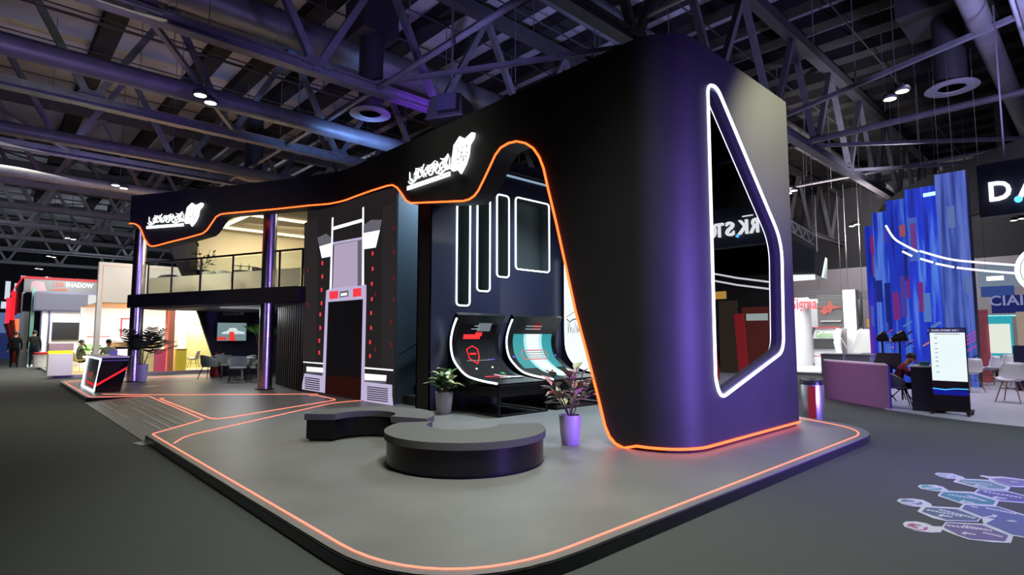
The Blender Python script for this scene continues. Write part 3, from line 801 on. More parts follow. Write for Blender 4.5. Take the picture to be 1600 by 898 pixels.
plant('shelf_plant', 'leafy green plant against the cream wall at the left of the upper lounge', (P(318, 400, Y=21.6).x, 21.6, 2.89), .2, .95, 30, .3, .1, [g1, g3], .7, .3, .8, 6, 14, potmat=steelblk)
# lower navy wall with slanted left edge, TV and logo
nv = MB(); nv.prism([P(304.5, 474, Y=22.3), P(500, 474, Y=22.3), Vector((P(500, 500, Y=22.3).x, 22.3, ZP)), Vector((P(352, 590, Y=22.3).x, 22.3, ZP))], (0, .12, 0))
w_ = nv.build('lounge_wall', darkint); tag(w_, 'dark navy back wall of the lower lounge with a slanted left edge', 'wall panel')
bars = MB(); bars.prism([P(304.5, 474, Y=22.1), P(316, 474, Y=22.1), Vector((P(357, 590, Y=22.1).x, 22.1, ZP)), Vector((P(344, 590, Y=22.1).x, 22.1, ZP))], (0, .19, 0))
tag(bars.build('slanted_fin', black), 'slanted black beam under the upper deck, edging the navy lounge wall', 'wall panel')
t = thing('television', 'wall mounted television showing a grey car with a red patch, under the upper deck', 'television', (0, 0, 0))
a, b, c, d = [P(x, y, Y=22.18) for x, y in ((340, 504), (385, 504), (385, 532), (340, 532))]
MB().bx(a.x - .06, b.x + .06, 22.17, 22.28, c.z - .06, a.z + .06).build('bezel', steelblk, t)
MB().bx(a.x, b.x, 22.155, 22.17, c.z, a.z).build('display', glow('tv_grey', (.22, .33, .35), .8), t)
m = MB(); w0, h0 = b.x - a.x, a.z - c.z
car = [(.12, .38), (.2, .5), (.33, .55), (.42, .72), (.62, .72), (.72, .55), (.92, .5), (.95, .38)]
m.prism([(a.x + u * w0, 22.15, c.z + v * h0) for u, v in car], (0, .004, 0)); m.build('screen_car', glow('tv_light', (.75, .85, .85), .9), t)
m = MB(); m.prism([(a.x + u * w0, 22.144, c.z + v * h0) for u, v in ((.4, .5), (.56, .5), (.63, .0), (.4, .0))], (0, .004, 0)); m.prism([(a.x + u * w0, 22.144, c.z + v * h0) for u, v in ((.0, .22), (.3, .2), (.3, .04), (.0, .04))], (0, .004, 0)); m.build('screen_red_patch', glow('tv_red', (.9, .06, .05), .9), t)
rebase(t, (6.6, 22.2, 1.7))
oo = P(348, 491.5, Y=22.28)
logo('wall_sign', 'small grey shield and script logo above the television', None, None, 0, mat('brushed_grey_letters', (.5, .5, .52), .4), 0, org=oo, right=Vector((1, 0, 0)), nn=Vector((0, -1, 0)), w=.82)
# slatted dark wall between lounge and doorway
t = thing('slatted_wall', 'black vertically slatted wall to the left of the tall doorway', 'wall panel')
a, b = Vector((6.66, 17.6, 0)), Vector((6.27, 14.75, 0)); MB().prism([a + Vector((0, 0, ZP)), b + Vector((0, 0, ZP)), b + Vector((.3, 0, ZP)), a + Vector((.3, 0, ZP))], (0, 0, 2.35)).build('panel', black, t)
for k in range(12):
    q = a.lerp(b, (k + .5) / 12); MB().box((q.x - .03, q.y, ZP + 1.17), (.06, .1, 2.34)).build('slat', mat('satin_black_slat', (.012, .012, .014), .4), t)
rebase(t, (6.5, 16, ZP))

# --- tall doorway with its light graphics (LED wall)
DA, DB = Vector((6.235, 14.75, 0)), Vector((6.45, 10.60, 0)); DE = (DB - DA).normalized(); DN = Vector((DE.y, -DE.x, 0))
if DN.dot(DA) > 0: DN = -DN
t = thing('doorway_wall', 'tall dark video wall printed as a lavender and white gateway around a black doorway', 'video wall')
def D6(x, y, off=.004):
    q = P(460 + x / 2.4955, 280 + y / 2.4955, n=DN, p=DA) + DN * off
    return q
MB().prism([DA + Vector((0, 0, ZP)), DB + Vector((0, 0, ZP)), DB + Vector((0, 0, 5.35)), DA + Vector((0, 0, 5.35))], -DN * .06).build('panel', glow('video_black', (.9, .78, .85), .017), t)
lav = glow('video_lavender', (.60, .52, .78), .85); lavp = glow('video_pale_pink', (.62, .50, .72), .72); vwh = glow('video_white', (.93, .9, 1), 1.3); vgr = glow('video_grey', (.42, .40, .5), .3)
vred = glow('video_red', (.85, .04, .06), 1.1); vbk = glow('video_deep_black', (.3, .3, .5), .008); rmar = glow('maroon_reflection', (.5, .06, .05), .035); vpan = glow('video_panel', (.9, .75, .8), .024); dkred = glow('video_dim_red', (.6, .02, .04), .35)
def poly(name, pts, m, off=.004, th=.003): return (name, pts, m, off, th)
def draw(items):
    by = {}
    for name, pts, m, off, th in items: by.setdefault((name, m.name), []).append((pts, off, th))
    for (name, mn), L in by.items():
        for pts, off, th in L: MB().prism([D6(*q, off) for q in pts], DN * th).build(name, MATS[mn], t)
draw([
 poly('side_panel', [(40, 170), (92, 150), (86, 705), (32, 705)], vpan), poly('side_panel', [(345, 110), (392, 90), (388, 735), (340, 735)], vpan),
 poly('crossbar', [(150, 186), (270, 152), (270, 165), (150, 199)], vwh), poly('crossbar', [(150, 246), (270, 224), (270, 233), (150, 255)], lav),
 poly('upright', [(147, 150), (153, 148), (146, 428), (138, 430)], vwh), poly('upright', [(266, 110), (272, 108), (272, 412), (264, 413)], vwh),
 poly('shoulder_light', [(98, 262), (146, 248), (146, 300), (108, 307)], vwh), poly('shoulder_light', [(270, 210), (334, 198), (318, 266), (268, 273)], vwh),
 poly('shoulder_plate', [(90, 228), (125, 212), (146, 230), (146, 248), (98, 262)], vgr), poly('shoulder_plate', [(270, 180), (300, 158), (342, 158), (334, 198), (270, 210)], vgr),
 poly('upper_screen', [(156, 256), (262, 236), (262, 414), (150, 426)], lavp),
 poly('screen_edge', [(248, 240), (262, 238), (262, 414), (248, 416)], vgr, .008),
 poly('header', [(125, 434), (140, 426), (268, 409), (281, 412), (281, 466), (122, 480)], lav),
 poly('header_red_block', [(138, 438), (172, 434), (171, 464), (138, 468)], vred, .008), poly('header_red_block', [(230, 427), (262, 423), (262, 455), (230, 459)], vred, .008),
 poly('header_label', [(178, 438), (212, 433), (212, 456), (178, 461)], vgr, .008), poly('header_label_text', [(183, 445), (207, 442), (207, 452), (183, 455)], vwh, .012),
 poly('door_jamb', [(122, 480), (133, 478), (120, 833), (108, 831)], lav), poly('door_jamb', [(268, 468), (281, 466), (272, 863), (260, 861)], lav),
 poly('door_opening', [(133, 478), (268, 468), (260, 861), (120, 833)], vbk), poly('door_opening_reflection', [(127, 765), (262, 772), (260, 861), (120, 833)], rmar, .006),  # low maroon patch paints a reddish reflection into the black doorway
 poly('skirting_line', [(35, 710), (115, 716), (115, 721), (35, 714)], vwh), poly('skirting_line', [(275, 732), (386, 741), (386, 747), (275, 738)], vwh),
 poly('skirting_bar', [(48, 730), (115, 735), (115, 753), (48, 748)], vwh), poly('skirting_bar', [(275, 757), (360, 764), (358, 786), (275, 782)], vwh),
 poly('skirting_shade', [(48, 748), (115, 753), (115, 760), (48, 754)], vgr), poly('skirting_shade', [(275, 782), (358, 786), (358, 795), (275, 789)], vgr),
 poly('vent_block', [(40, 756), (115, 766), (110, 831), (30, 818), (32, 795)], lav), poly('vent_block', [(275, 789), (382, 801), (382, 842), (386, 884), (270, 864)], lav)])
for k in range(6):
    y = 770 + k * 8.2; draw([poly('vent_slot', [(42, y), (100, y + 8), (100, y + 12), (42, y + 4)], vbk, .009)])
for k in range(7):
    y = 806 + k * 8.2; draw([poly('vent_slot', [(285, y), (366, y + 9.5), (366, y + 13.5), (285, y + 4)], vbk, .009)])
for x, ys in ((110, (320, 372)), (107, (424, 476)), (102, (520, 572)), (98, (622, 668)), (306, (282, 342)), (303, (400, 460)), (300, (514, 572)), (296, (628, 682))):
    for y in ys: draw([poly('red_slot', [(x - 3, y), (x + 3, y - 1), (x + 3, y + 14), (x - 3, y + 15)], vred, .006)])
for x, ys in ((54, (345, 480)), (389, (182, 275, 375, 460)), (378, (550, 636)), (316, (440, 655))):
    for y in ys: draw([poly('dim_red_slot', [(x - 2, y), (x + 2, y), (x + 2, y + 16), (x - 2, y + 16)], dkred, .006)])
rebase(t, (6.4, 12.6, ZP))

# --- stair recess
struct('wall_stair', MB().bx(6.47, 12, 10.72, 10.85, ZP, 5.6), stairwall)
struct('wall_stair_end', MB().bx(11.9, 12, 9.5, 10.72, ZP, 5.6), darkint)
t = thing('staircase', 'dark staircase climbing behind the doorway wall, with a wall handrail', 'stairs', (6.75, 10.1, ZP))
for k in range(12): MB().bx(k * .27, k * .27 + .30, -.58, .58, 0 if k < 3 else k * .19 - .2, (k + 1) * .19).build('step', mat('dark_stair', (.018, .02, .024), .5), t)
a, b = P(624, 553, Y=10.62), P(667, 526, Y=10.62); hr = MB().tube([a, a.lerp(b, .5), b, b + (b - a) * 1.5], .024, 8).build('stair_handrail', steelblk, t); hr.data.transform(Matrix.Translation((-6.75, -10.1, -ZP)))

# --- neon wall with niches
NYW = 9.30
t = thing('neon_wall', 'dark navy wall with four white neon outlined niches of rising height', 'wall')
wall_out = [(6.45, NYW, ZP), (6.45, NYW, 5.58), (10.35, NYW, 5.58), (10.35, NYW, ZP)]
niches = [(7.12, 7.47, 2.21, 4.85), (7.67, 8.03, 2.54, 4.85), (8.235, 8.60, 2.885, 4.74), (8.81, 9.93, 3.10, 4.77)]
holes = []
for x0, x1, z0, z1 in niches: holes.append(fillet([(x0, NYW, z0), (x0, NYW, z1), (x1, NYW, z1), (x1, NYW, z0)], .09, 4))
m = MB(); allp = [Vector(p_) for p_ in wall_out] + [p_ for h_ in holes for p_ in h_]; va = [m.bm.verts.new(p_) for p_ in allp]
for tr in tessellate_polygon([[Vector(p_) for p_ in wall_out]] + holes): m.face([va[i] for i in tr])
o = m.build('wall_face', mat('navy_satin_wall', (.022, .024, .055), .38), t)
m = MB(); m.bx(6.45, 10.35, NYW + .40, NYW + .44, ZP, 5.58); m.bx(6.45, 6.50, NYW, NYW + .44, ZP, 5.58); m.bx(6.5, 10.35, NYW + .002, NYW + .44, 5.54, 5.58); m.build('wall_core', black, t)
for h_ in holes:
    m = MB(); m.grid([h_ + [h_[0]], [q + Vector((0, .32, 0)) for q in h_] + [h_[0] + Vector((0, .32, 0))]]); m.prism([q + Vector((0, .32, 0)) for q in h_], (0, .02, 0))
    m.build('niche', mat('slate_niche', (.06, .075, .08), .45), t)
    MB().tube([q + Vector((0, -.012, 0)) for q in h_], .017, 8, closed=True).build('neon_outline', whiteled, t)
MB().bx(8.1, 10.3, NYW - .10, NYW, 5.30, 5.36).build('top_ledge', black, t)
MB().bx(8.1, 10.3, NYW - .03, NYW - .01, 5.20, 5.245).build('ledge_light', glow('cool_ledge_light', (.5, .7, .95), .55), t)
rebase(t, (8.4, 9.4, ZP))

# --- curved display benches
def display(name, label, x0, x1, top, tone, tall=False):
    t = thing(name, label, 'curved screen', group='curved screen stands')
    base = [(8.94, top), (9.10, top - .27), (9.17, top - .55), (9.10, top - .85), (8.90, .95), (8.62, .80), (8.2, .735), (7.76, .705)]
    if tall: base = [(9.17, 3.57), (9.17, 2.6), (9.17, 1.5), (9.10, 1.15), (8.90, .92), (8.62, .80), (8.2, .735), (7.76, .705)]
    prof = cr([Vector(p_) for p_ in base], 6); n_ = len(prof)
    cum = [0]
    for a_, b_ in zip(prof, prof[1:]): cum.append(cum[-1] + (b_ - a_).length)
    def at(tt):
        L_ = tt * cum[-1]
        for i in range(1, n_):
            if cum[i] >= L_:
                f = (L_ - cum[i - 1]) / (cum[i] - cum[i - 1]); d = (prof[i] - prof[i - 1]).normalized(); return prof[i - 1].lerp(prof[i], f), Vector((d.y, -d.x))
        d = (prof[-1] - prof[-2]).normalized(); return prof[-1], Vector((d.y, -d.x))
    def sp(x, tt, off=.0):
        p_, n2 = at(max(0, min(1, tt)));
        if n2.x > 0 and n2.y < 0: n2 = -n2
        nn = n2 if (n2.x < 0 or n2.y > 0) else -n2
        return Vector((x, p_.x + nn.x * off, p_.y + nn.y * off))
    # shell: screen face plus thickness behind
    K = 36; f_ = [(tt / K) for tt in range(K + 1)]
    m = MB(); m.grid([[sp(x0, u) for u in f_], [sp(x1, u) for u in f_]]); m.grid([[sp(x0, u, -.10) for u in f_], [sp(x1, u, -.10) for u in f_]])
    for x in (x0, x1): m.grid([[sp(x, u) for u in f_], [sp(x, u, -.10) for u in f_]])
    for u in (0, 1): m.grid([[sp(x0, u), sp(x1, u)], [sp(x0, u, -.10), sp(x1, u, -.10)]])
    m.build('screen_body', mat('gloss_black_body', (.006, .007, .010), .3, spec=.35), t, smooth=True)
    def patch(name_, xa, xb, ta, tb_, m_, off=.004, sk=0, nn=36):
        rows_ = []
        for i in range(nn + 1):
            u = ta + (tb_ - ta) * i / nn; rows_.append([sp(xa + sk * i / nn, u, off), sp(xb + sk * i / nn, u, off)])
        MB().grid(rows_).build(name_, m_, t, smooth=True)
    MB().tube([sp(x0 - .012, .03 + .97 * k / 40, .01) for k in range(41)], .019, 8).build('curved_edge_light', whiteled, t)
    # black steel frame and skirt
    fr_ = MB(); y0_, y1_ = 7.73, 9.15; z0_, z1_ = ZP + .015, .66
    for x in (x0 + .015, x1 - .02):
        for y in (y0_, y1_): fr_.bar((x, y, ZP), (x, y, z1_), .03)
        for z in (z0_, z1_): fr_.bar((x, y0_, z), (x, y1_, z), .03)
    for y in (y0_, y1_):
        for z in (z0_, z1_): fr_.bar((x0, y, z), (x1 - .005, y, z), .03)
    fr_.build('steel_frame', steelblk, t)
    MB().bx(x0 + .03, x1 - .04, y0_ + .02, y1_, .46, .655).build('skirt_box', black, t)
    return t, patch, sp
t, patch, sp = display('curved_screen_stand', 'left curved screen on a black frame, showing a red shield outline', 6.9, 8.18, 2.0, 0)
W_ = 1.28; XA = 6.9
gt, rd, cy = glow('screen_text', (.6, .7, .75), .6), glow('screen_red', (1, .03, .03), 1.5), glow('screen_teal', (.04, .38, .42), .9)
patch('display', XA + .14, XA + W_ - .12, .09, .80, glow('screen_dim_navy', (.35, .3, .6), .007))
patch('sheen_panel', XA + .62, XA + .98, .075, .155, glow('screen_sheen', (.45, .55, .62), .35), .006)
patch('screen_text_line', XA + .52, XA + .66, .10, .108, gt, .008); patch('screen_text_line', XA + .46, XA + .68, .13, .138, gt, .008)
patch('red_logo_bar', XA + .30, XA + .74, .185, .225, rd, .006, nn=6); patch('red_logo_block', XA + .60, XA + .78, .165, .20, rd, .008, nn=6)
def rel(pts, u0, v0, su, sv, off=.01): return [sp(XA + u0 + u * su, v0 + v * sv, off) for u, v in pts]
shield = [(.0, .1), (.45, -.08), (.85, .1), (.85, .55), (.45, 1.0), (.05, .6)]
MB().tube(rel(shield, .38, .30, .34, .165), .012, 6, closed=True).build('red_shield_outline', rd, t)
MB().tube(rel([(.2, .35), (.65, .35)], .38, .30, .34, .165), .022, 6).build('red_shield_band', rd, t)
MB().tube([sp(XA + .32, .425, .01), sp(XA + .92, .425, .01)], .006, 6).build('thin_white_line', gt, t)
MB().tube([sp(XA + .88, .42, .01), sp(XA + 1.06, .42, .01)], .014, 6).build('violet_marker', glow('screen_violet', (.2, .15, .8), .7), t)
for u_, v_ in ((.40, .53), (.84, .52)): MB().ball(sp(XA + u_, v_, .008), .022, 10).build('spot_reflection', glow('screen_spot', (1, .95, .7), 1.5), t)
patch('red_base_line', XA + .35, XA + .92, .67, .69, rd, .006); patch('green_mark', XA + .90, XA + 1.0, .60, .64, glow('screen_green', (.05, .7, .25), .8), .006); patch('dim_red_line', XA + .35, XA + .7, .76, .77, glow('video_dim_red', (.6, .02, .04), .35), .006)
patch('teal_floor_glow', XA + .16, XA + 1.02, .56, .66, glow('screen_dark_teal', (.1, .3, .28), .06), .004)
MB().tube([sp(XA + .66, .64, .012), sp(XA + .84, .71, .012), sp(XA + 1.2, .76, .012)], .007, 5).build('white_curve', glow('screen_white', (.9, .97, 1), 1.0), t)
for k in range(7): MB().tube([sp(XA + .62 + .07 * k, .735 + .012 * (k % 3), .012), sp(XA + .78 + .07 * k, .745 + .02 * (k % 2), .012)], .006, 5).build('white_streak', MATS['screen_white'], t)
rebase(t, (7.5, 8.4, ZP))
t, patch, sp = display('curved_screen_stand', 'middle curved screen on a black frame, showing a cyan and white picture', 8.42, 10.0, 2.0, 0)
XA = 8.42; W_ = 1.58
patch('display', XA + .18, XA + 1.42, .18, .56, cy, .004, 0); patch('dark_lower_display', XA + .20, XA + 1.45, .56, .80, glow('screen_dark_teal', (.1, .3, .28), .06), .004)
patch('bright_band', XA + .50, XA + 1.08, .18, .84, glow('screen_pale_cyan', (.50, .92, .95), .95), .007, .12)
patch('white_core', XA + .58, XA + .98, .18, .84, glow('screen_white', (.9, .97, 1), 1.0), .010, .14)
for v_ in (.095, .125): patch('screen_text_line', XA + .5, XA + 1.0, v_, v_ + .009, gt, .006)
patch('red_glow', XA + .72, XA + .98, .07, .14, glow('video_dim_red', (.6, .02, .04), .35), .005)
MB().tube([sp(XA + u, v, .018) for u, v in ((.42, .34), (.36, .385), (.42, .44), (1.12, .44), (1.2, .39), (1.12, .34))], .014, 6, closed=True).build('car_outline', glow('screen_rose', (.75, .25, .25), .8), t)
for v_ in (.36, .385, .41): patch('grey_stripe', XA + .46, XA + 1.08, v_, v_ + .008, glow('screen_grey', (.25, .28, .3), .8), .016)
for u_ in (.70, .86): MB().ball(sp(XA + u_, .64, .008), .03, 10).build('tail_lamp', glow('video_dim_red2', (.7, .02, .03), .5), t)
for u_ in (.12, 1.46): MB().ball(sp(XA + u_, .40, .008), .03, 8).build('blue_marker', glow('screen_violet', (.2, .15, .8), .7), t)
rebase(t, (9.2, 8.4, ZP))
t, patch, sp = display('curved_screen_stand', 'tall white glowing curved screen with a grey forest drawing, at the right', 10.36, 13.4, 0, 0, True)
patch('display', 10.38, 13.38, .0, .99, glow('screen_bright_white', (.93, .98, 1), 1.0), .004)
m = MB(); rr = random.Random(5)
for k in range(60):
    x = 10.45 + 2.8 * rr.random(); v = .50 - .02 * rr.random(); m.tube([sp(x, v, .01), sp(x + rr.uniform(-.05, .05), v - rr.uniform(.03, .08), .01)], rr.uniform(.004, .014), 4)
m.tube([sp(10.4 + 2.9 * k / 24, .405 + .015 * math.sin(k * 1.3) + .012 * math.sin(k * 2.9), .01) for k in range(25)], .018, 4)
m.tube([sp(10.4 + 2.9 * k / 24, .375 + .02 * math.sin(k * .9 + 2), .01) for k in range(25)], .009, 4)
m.build('forest_drawing', glow('screen_grey', (.25, .28, .3), .8), t)
rebase(t, (11.8, 8.4, ZP))

# --- serpentine benches
fab = mat('grey_bench_fabric', (.085, .087, .085), .9, noise=.12, nscale=40, spec=.2)
gl = mat('gloss_black_base', (.006, .006, .009), .32, spec=.35)
def bench(label, cx, cy, ri, ro, a0, a1, ox=0, oy=0, ia1=None):
    t = thing('serpentine_bench', label, 'bench', (cx, cy, ZP), group='curved bench modules')
    def rg(r0_, r1_, a0_, a1_): return [Vector((x, y, 0)) for x, y in arc(0, 0, r1_, a0_, a1_, 40)] + [Vector((x, y, 0)) for x, y in arc(ox, oy, r0_, ia1 or a1_, a0_, 32)]
    MB().prism(rg(ri + .05, ro - .06, a0 + 3, a1 - 3), (0, 0, .03)).build('plinth', black, t)
    m = MB(); m.prism(rg(ri + .02, ro - .03, a0 + 1, a1 - 1), (0, 0, .262)); m.bm.transform(Matrix.Translation((0, 0, .03))) if False else None
    b_ = m.build('base', gl, t, smooth=True); b_.data.transform(Matrix.Translation((0, 0, .03)))
    m = MB(); m.prism(rg(ri, ro, a0, a1), (0, 0, .085)); c_ = m.build('cushion', fab, t, smooth=True, bevel=.012); c_.data.transform(Matrix.Translation((0, 0, .295)))
    return t
bench('round nearer bench module with grey cushion and glossy black base', 4.31, 5.42, .45, .96, 112, 340, .17, .27, 312)
bench('farther bench module curving the other way, left of the round one', 3.96, 7.18, .43, .93, -63, 128, .0, .08)

# --- potted rubber plants
plant('potted_plant', 'variegated green rubber plant in a white pot beside the left curved screen', (6.50, 8.84, ZP), .17, .41, 52, .29, .15, [g1, g2, g3, g2], .38, .12, .42, 7, 11)
plant('potted_plant', 'pink and bronze rubber plant in a lilac pot in front of the tower leg', P(891, 694, z=ZP), .15, .40, 74, .24, .115, [g4, g5, g6, g2, g1], 0.56, .18, .66, 8, 23, potmat=mat('lilac_pot', (.30, .23, .38), .4))

# --- reception podium at the left corner
t = thing('reception_podium', 'black reception podium with a white light frame and red diagonal stripe', 'counter')
pb = [Vector((2.20, 18.15, ZP)), Vector((2.74, 18.0, ZP)), Vector((2.74, 20.5, ZP)), Vector((2.20, 20.5, ZP))]
pt = [Vector((2.30, 18.0, 1.0)), Vector((2.90, 17.95, 1.0)), Vector((2.90, 20.6, 1.0)), Vector((2.30, 20.6, 1.0))]
m = MB(); vb = [m.bm.verts.new(q) for q in pb]; vt = [m.bm.verts.new(q) for q in pt]
m.face(vb[::-1]); m.face(vt)
for i in range(4): m.face([vb[i], vb[(i + 1) % 4], vt[(i + 1) % 4], vt[i]])
m.build('body', mat('gloss_black_podium', (.006, .006, .008), .2), t)
m = MB(); m.prism([Vector((q.x, q.y, 1.0)) for q in pt], (0, 0, .035)); m.build('countertop', mat('pale_countertop', (.62, .6, .68), .35), t)
L4 = [pb[0].lerp(pt[0], .04), pb[3].lerp(pt[3], .04), pb[3].lerp(pt[3], .97), pb[0].lerp(pt[0], .97)]
MB().tube([q + Vector((-.015, 0, 0)) for q in L4], .022, 6, closed=True).build('frame_light', whiteled, t)
def on_front(u, v, off=.006): return (pb[0].lerp(pb[1], u)).lerp(pt[0].lerp(pt[1], u), v) + Vector((0, -off, 0))
def on_side(u, v, off=.006): return (pb[0].lerp(pb[3], u)).lerp(pt[0].lerp(pt[3], u), v) + Vector((-off, 0, 0))
MB().prism([on_front(0, .17), on_front(1, .66), on_front(1, .74), on_front(0, .25)], (0, -.004, 0)).build('red_stripe', glow('podium_red', (1, .02, .03), .9), t)
MB().prism([on_side(.02, .17), on_side(.8, .2), on_side(.8, .24), on_side(.02, .24)], (-.004, 0, 0)).build('red_stripe', MATS['podium_red'], t)
for k in range(5): MB().prism([on_side(.35 + .09 * k, .36 + .02 * (k % 2)), on_side(.40 + .09 * k, .36), on_side(.42 + .09 * k, .56 - .03 * k), on_side(.37 + .09 * k, .55)], (-.004, 0, 0)).build('red_logo_stroke', glow('dim_red_logo', (.5, .12, .12), .5), t)
MB().prism([on_front(.0, .91), on_front(1, .91), on_front(1, .945), on_front(0, .945)], (0, -.004, 0)).build('violet_trim', glow('violet_trim', (.25, .16, .7), .25), t)
rebase(t, (2.5, 19, ZP))
tag(MB().bx(2.62, 2.78, 19.0, 19.15, 1.036, 1.17).build('desk_lamp_box', glow('violet_box', (.18, .12, .62), .6)), 'small violet box on the podium countertop', 'box')
# white planter behind the left column
plant('potted_palm', 'dark feathery palm in a white planter behind the left chrome column', P(221, 596, z=ZP), .17, .55, 20, 1.15, .13, [g3, mat('leaf_black', (.01, .015, .01), .5)], .35, .15, .45, 6, 35, potmat=mat('white_planter', (.6, .6, .6), .5), palm=True)

# ================================================================ PEOPLE
def person(label, loc, rz, pose, cloth, group=None, h=1.75, hat=None):
    """one continuous skinned body; J: joints in a standing frame, +x forward"""
    J = {'pelvis': (0, 0, .95), 'waist': (0, 0, 1.08), 'chest': (.01, 0, 1.30), 'neck': (0, 0, 1.46), 'head0': (.02, 0, 1.55), 'head1': (.03, 0, 1.63), 'head2': (.02, 0, 1.70)}
    for s, n in ((1, 'L'), (-1, 'R')):
        J.update({'sho' + n: (0, .18 * s, 1.40), 'elb' + n: (-.03, .24 * s, 1.13), 'wri' + n: (.06, .25 * s, .88), 'pal' + n: (.08, .25 * s, .80), 'hip' + n: (0, .10 * s, .90), 'kne' + n: (.03, .11 * s, .49), 'ank' + n: (-.01, .12 * s, .09), 'toe' + n: (.15, .13 * s, .04)})
    for k, v in pose.items(): J[k] = v
    for n, s in (('L', 1), ('R', -1)):
        p_ = Vector(J['pal' + n]); w_ = Vector(J['wri' + n]); d = (p_ - w_).normalized(); sd = Vector((0, 1, 0)) - d * d.y
        sd = sd.normalized() if sd.length > .1 else Vector((1, 0, 0))
        for i in range(4):
            b_ = p_ + sd * (.028 * (i - 1.5)); J['f%d%s' % (i, n)] = tuple(b_ + d * (.065 - .008 * abs(i - 1.3))); J['g%d%s' % (i, n)] = tuple(b_ + d * .02)
        J['th' + n] = tuple(w_.lerp(p_, .5) + Vector((.05, 0, -.02)))
    Rr = {'pelvis': (.13, .15), 'waist': (.115, .14), 'chest': (.125, .17), 'neck': (.055, .055), 'head0': (.075, .07), 'head1': (.10, .085), 'head2': (.075, .07)}
    for n in 'LR':
        Rr.update({'sho' + n: .06, 'elb' + n: .045, 'wri' + n: .03, 'pal' + n: (.03, .042), 'hip' + n: .09, 'kne' + n: .062, 'ank' + n: .042, 'toe' + n: .035, 'th' + n: .011})
        for i in range(4): Rr['f%d%s' % (i, n)] = .008; Rr['g%d%s' % (i, n)] = .010
    E = [('pelvis', 'waist'), ('waist', 'chest'), ('chest', 'neck'), ('neck', 'head0'), ('head0', 'head1'), ('head1', 'head2')]
    for n in 'LR':
        E += [('chest', 'sho' + n), ('sho' + n, 'elb' + n), ('elb' + n, 'wri' + n), ('wri' + n, 'pal' + n), ('wri' + n, 'th' + n), ('pelvis', 'hip' + n), ('hip' + n, 'kne' + n), ('kne' + n, 'ank' + n), ('ank' + n, 'toe' + n)]
        for i in range(4): E += [('pal' + n, 'g%d%s' % (i, n)), ('g%d%s' % (i, n), 'f%d%s' % (i, n))]
    ks = list(J); me = bpy.data.meshes.new('body'); me.from_pydata([J[k] for k in ks], [(ks.index(a), ks.index(b)) for a, b in E], [])
    o = bpy.data.objects.new('body', me); C.objects.link(o)
    sk = o.modifiers.new('skin', 'SKIN'); sk.use_smooth_shade = True
    for i, k in enumerate(ks):
        r = Rr[k]; me.skin_vertices[0].data[i].radius = r if isinstance(r, tuple) else (r, r)
        me.skin_vertices[0].data[i].use_root = (k == 'pelvis')
    sb = o.modifiers.new('sub', 'SUBSURF'); sb.levels = 1; sb.render_levels = 1
    dg = bpy.context.evaluated_depsgraph_get(); nm = bpy.data.meshes.new_from_object(o.evaluated_get(dg)); bpy.data.objects.remove(o)
    for m_ in (cloth['top'], cloth['legs'], skin, cloth.get('shoes', hair)): nm.materials.append(m_)
    seg = {}
    for a, b in E:
        w = (a + b)
        if 'head' in b or b == 'neck': c_ = 2 if 'head' in b else 0
        elif b[:3] in ('pal',) or b[0] in 'fg' or b[:2] == 'th': c_ = 2
        elif b[:3] == 'wri' and cloth.get('short'): c_ = 2
        elif b[:3] in ('hip', 'kne', 'ank'): c_ = 1
        elif b[:3] == 'toe': c_ = 3
        else: c_ = 0
        seg[(a, b)] = c_
    for p_ in nm.polygons:
        c0_ = p_.center; best = None
        for (a, b), c_ in seg.items():
            A, B = Vector(J[a]), Vector(J[b]); t_ = max(0, min(1, (c0_ - A).dot(B - A) / (B - A).length_squared)); d_ = (c0_ - A.lerp(B, t_)).length
            if best is None or d_ < best[0]: best = (d_, c_)
        p_.material_index = best[1]; p_.use_smooth = True
    root = thing('person', label, 'person', loc, rz, group)
    b_ = bpy.data.objects.new('body', nm); C.objects.link(b_); b_.parent = root
    hd, h2 = Vector(J['head1']), Vector(J['head2']); up = (h2 - Vector(J['head0'])).normalized(); fw = Vector((1, 0, 0)); fw = (fw - up * fw.dot(up)).normalized(); sd = up.cross(fw)
    M3 = Matrix((fw, sd, up)).transposed()
    m = MB(); m.ball(hd + up * .035 - fw * .018, (.102, .088, .092), 16, M=M3); m.build('hair', cloth.get('hair', hair), root, smooth=True)
    m = MB(); m.ball(hd + fw * .10 - up * .012, (.018, .013, .022), 8, M=M3)
    for s in (1, -1): m.ball(hd + sd * .088 * s - up * .01, (.016, .01, .028), 8, M=M3)
    m.build('nose_and_ears', skin, root, smooth=True)
    m = MB()
    for s in (1, -1): m.ball(hd + fw * .092 + sd * .033 * s + up * .018, (.008, .014, .007), 8, M=M3)
    m.ball(hd + fw * .088 - up * .05, (.007, .024, .005), 8, M=M3); m.build('eyes_and_mouth', hair, root)
    if hat:
        m = MB(); m.ball(hd + up * .05, (.108, .096, .085), 16, M=M3); m.box(hd + fw * .12 + up * .05, (.09, .14, .012)); m.build('cap', hat, root, smooth=True)
    root.scale = (h / 1.76,) * 3
    return root
dk = mat('black_cloth', (.005, .005, .006), .95, spec=.05); nvy = mat('navy_jeans', (.008, .011, .025), .9, spec=.1); olive = mat('olive_shirt', (.05, .06, .04), .9)
walkL = dict(kneL=(.12, .10, .50), ankL=(.10, .11, .10), toeL=(.26, .12, .05), kneR=(-.02, -.10, .50), ankR=(-.24, -.11, .14), toeR=(-.12, -.12, .05))
q = P(21, 573, z=0); person('person in a long black coat walking away beside the red light poles, far left', (1.20, 36.4, 0), PI / 2, dict(walkL, hipL=(0, .12, .9), hipR=(0, -.12, .9)), dict(top=dk, legs=dk), h=1.78)
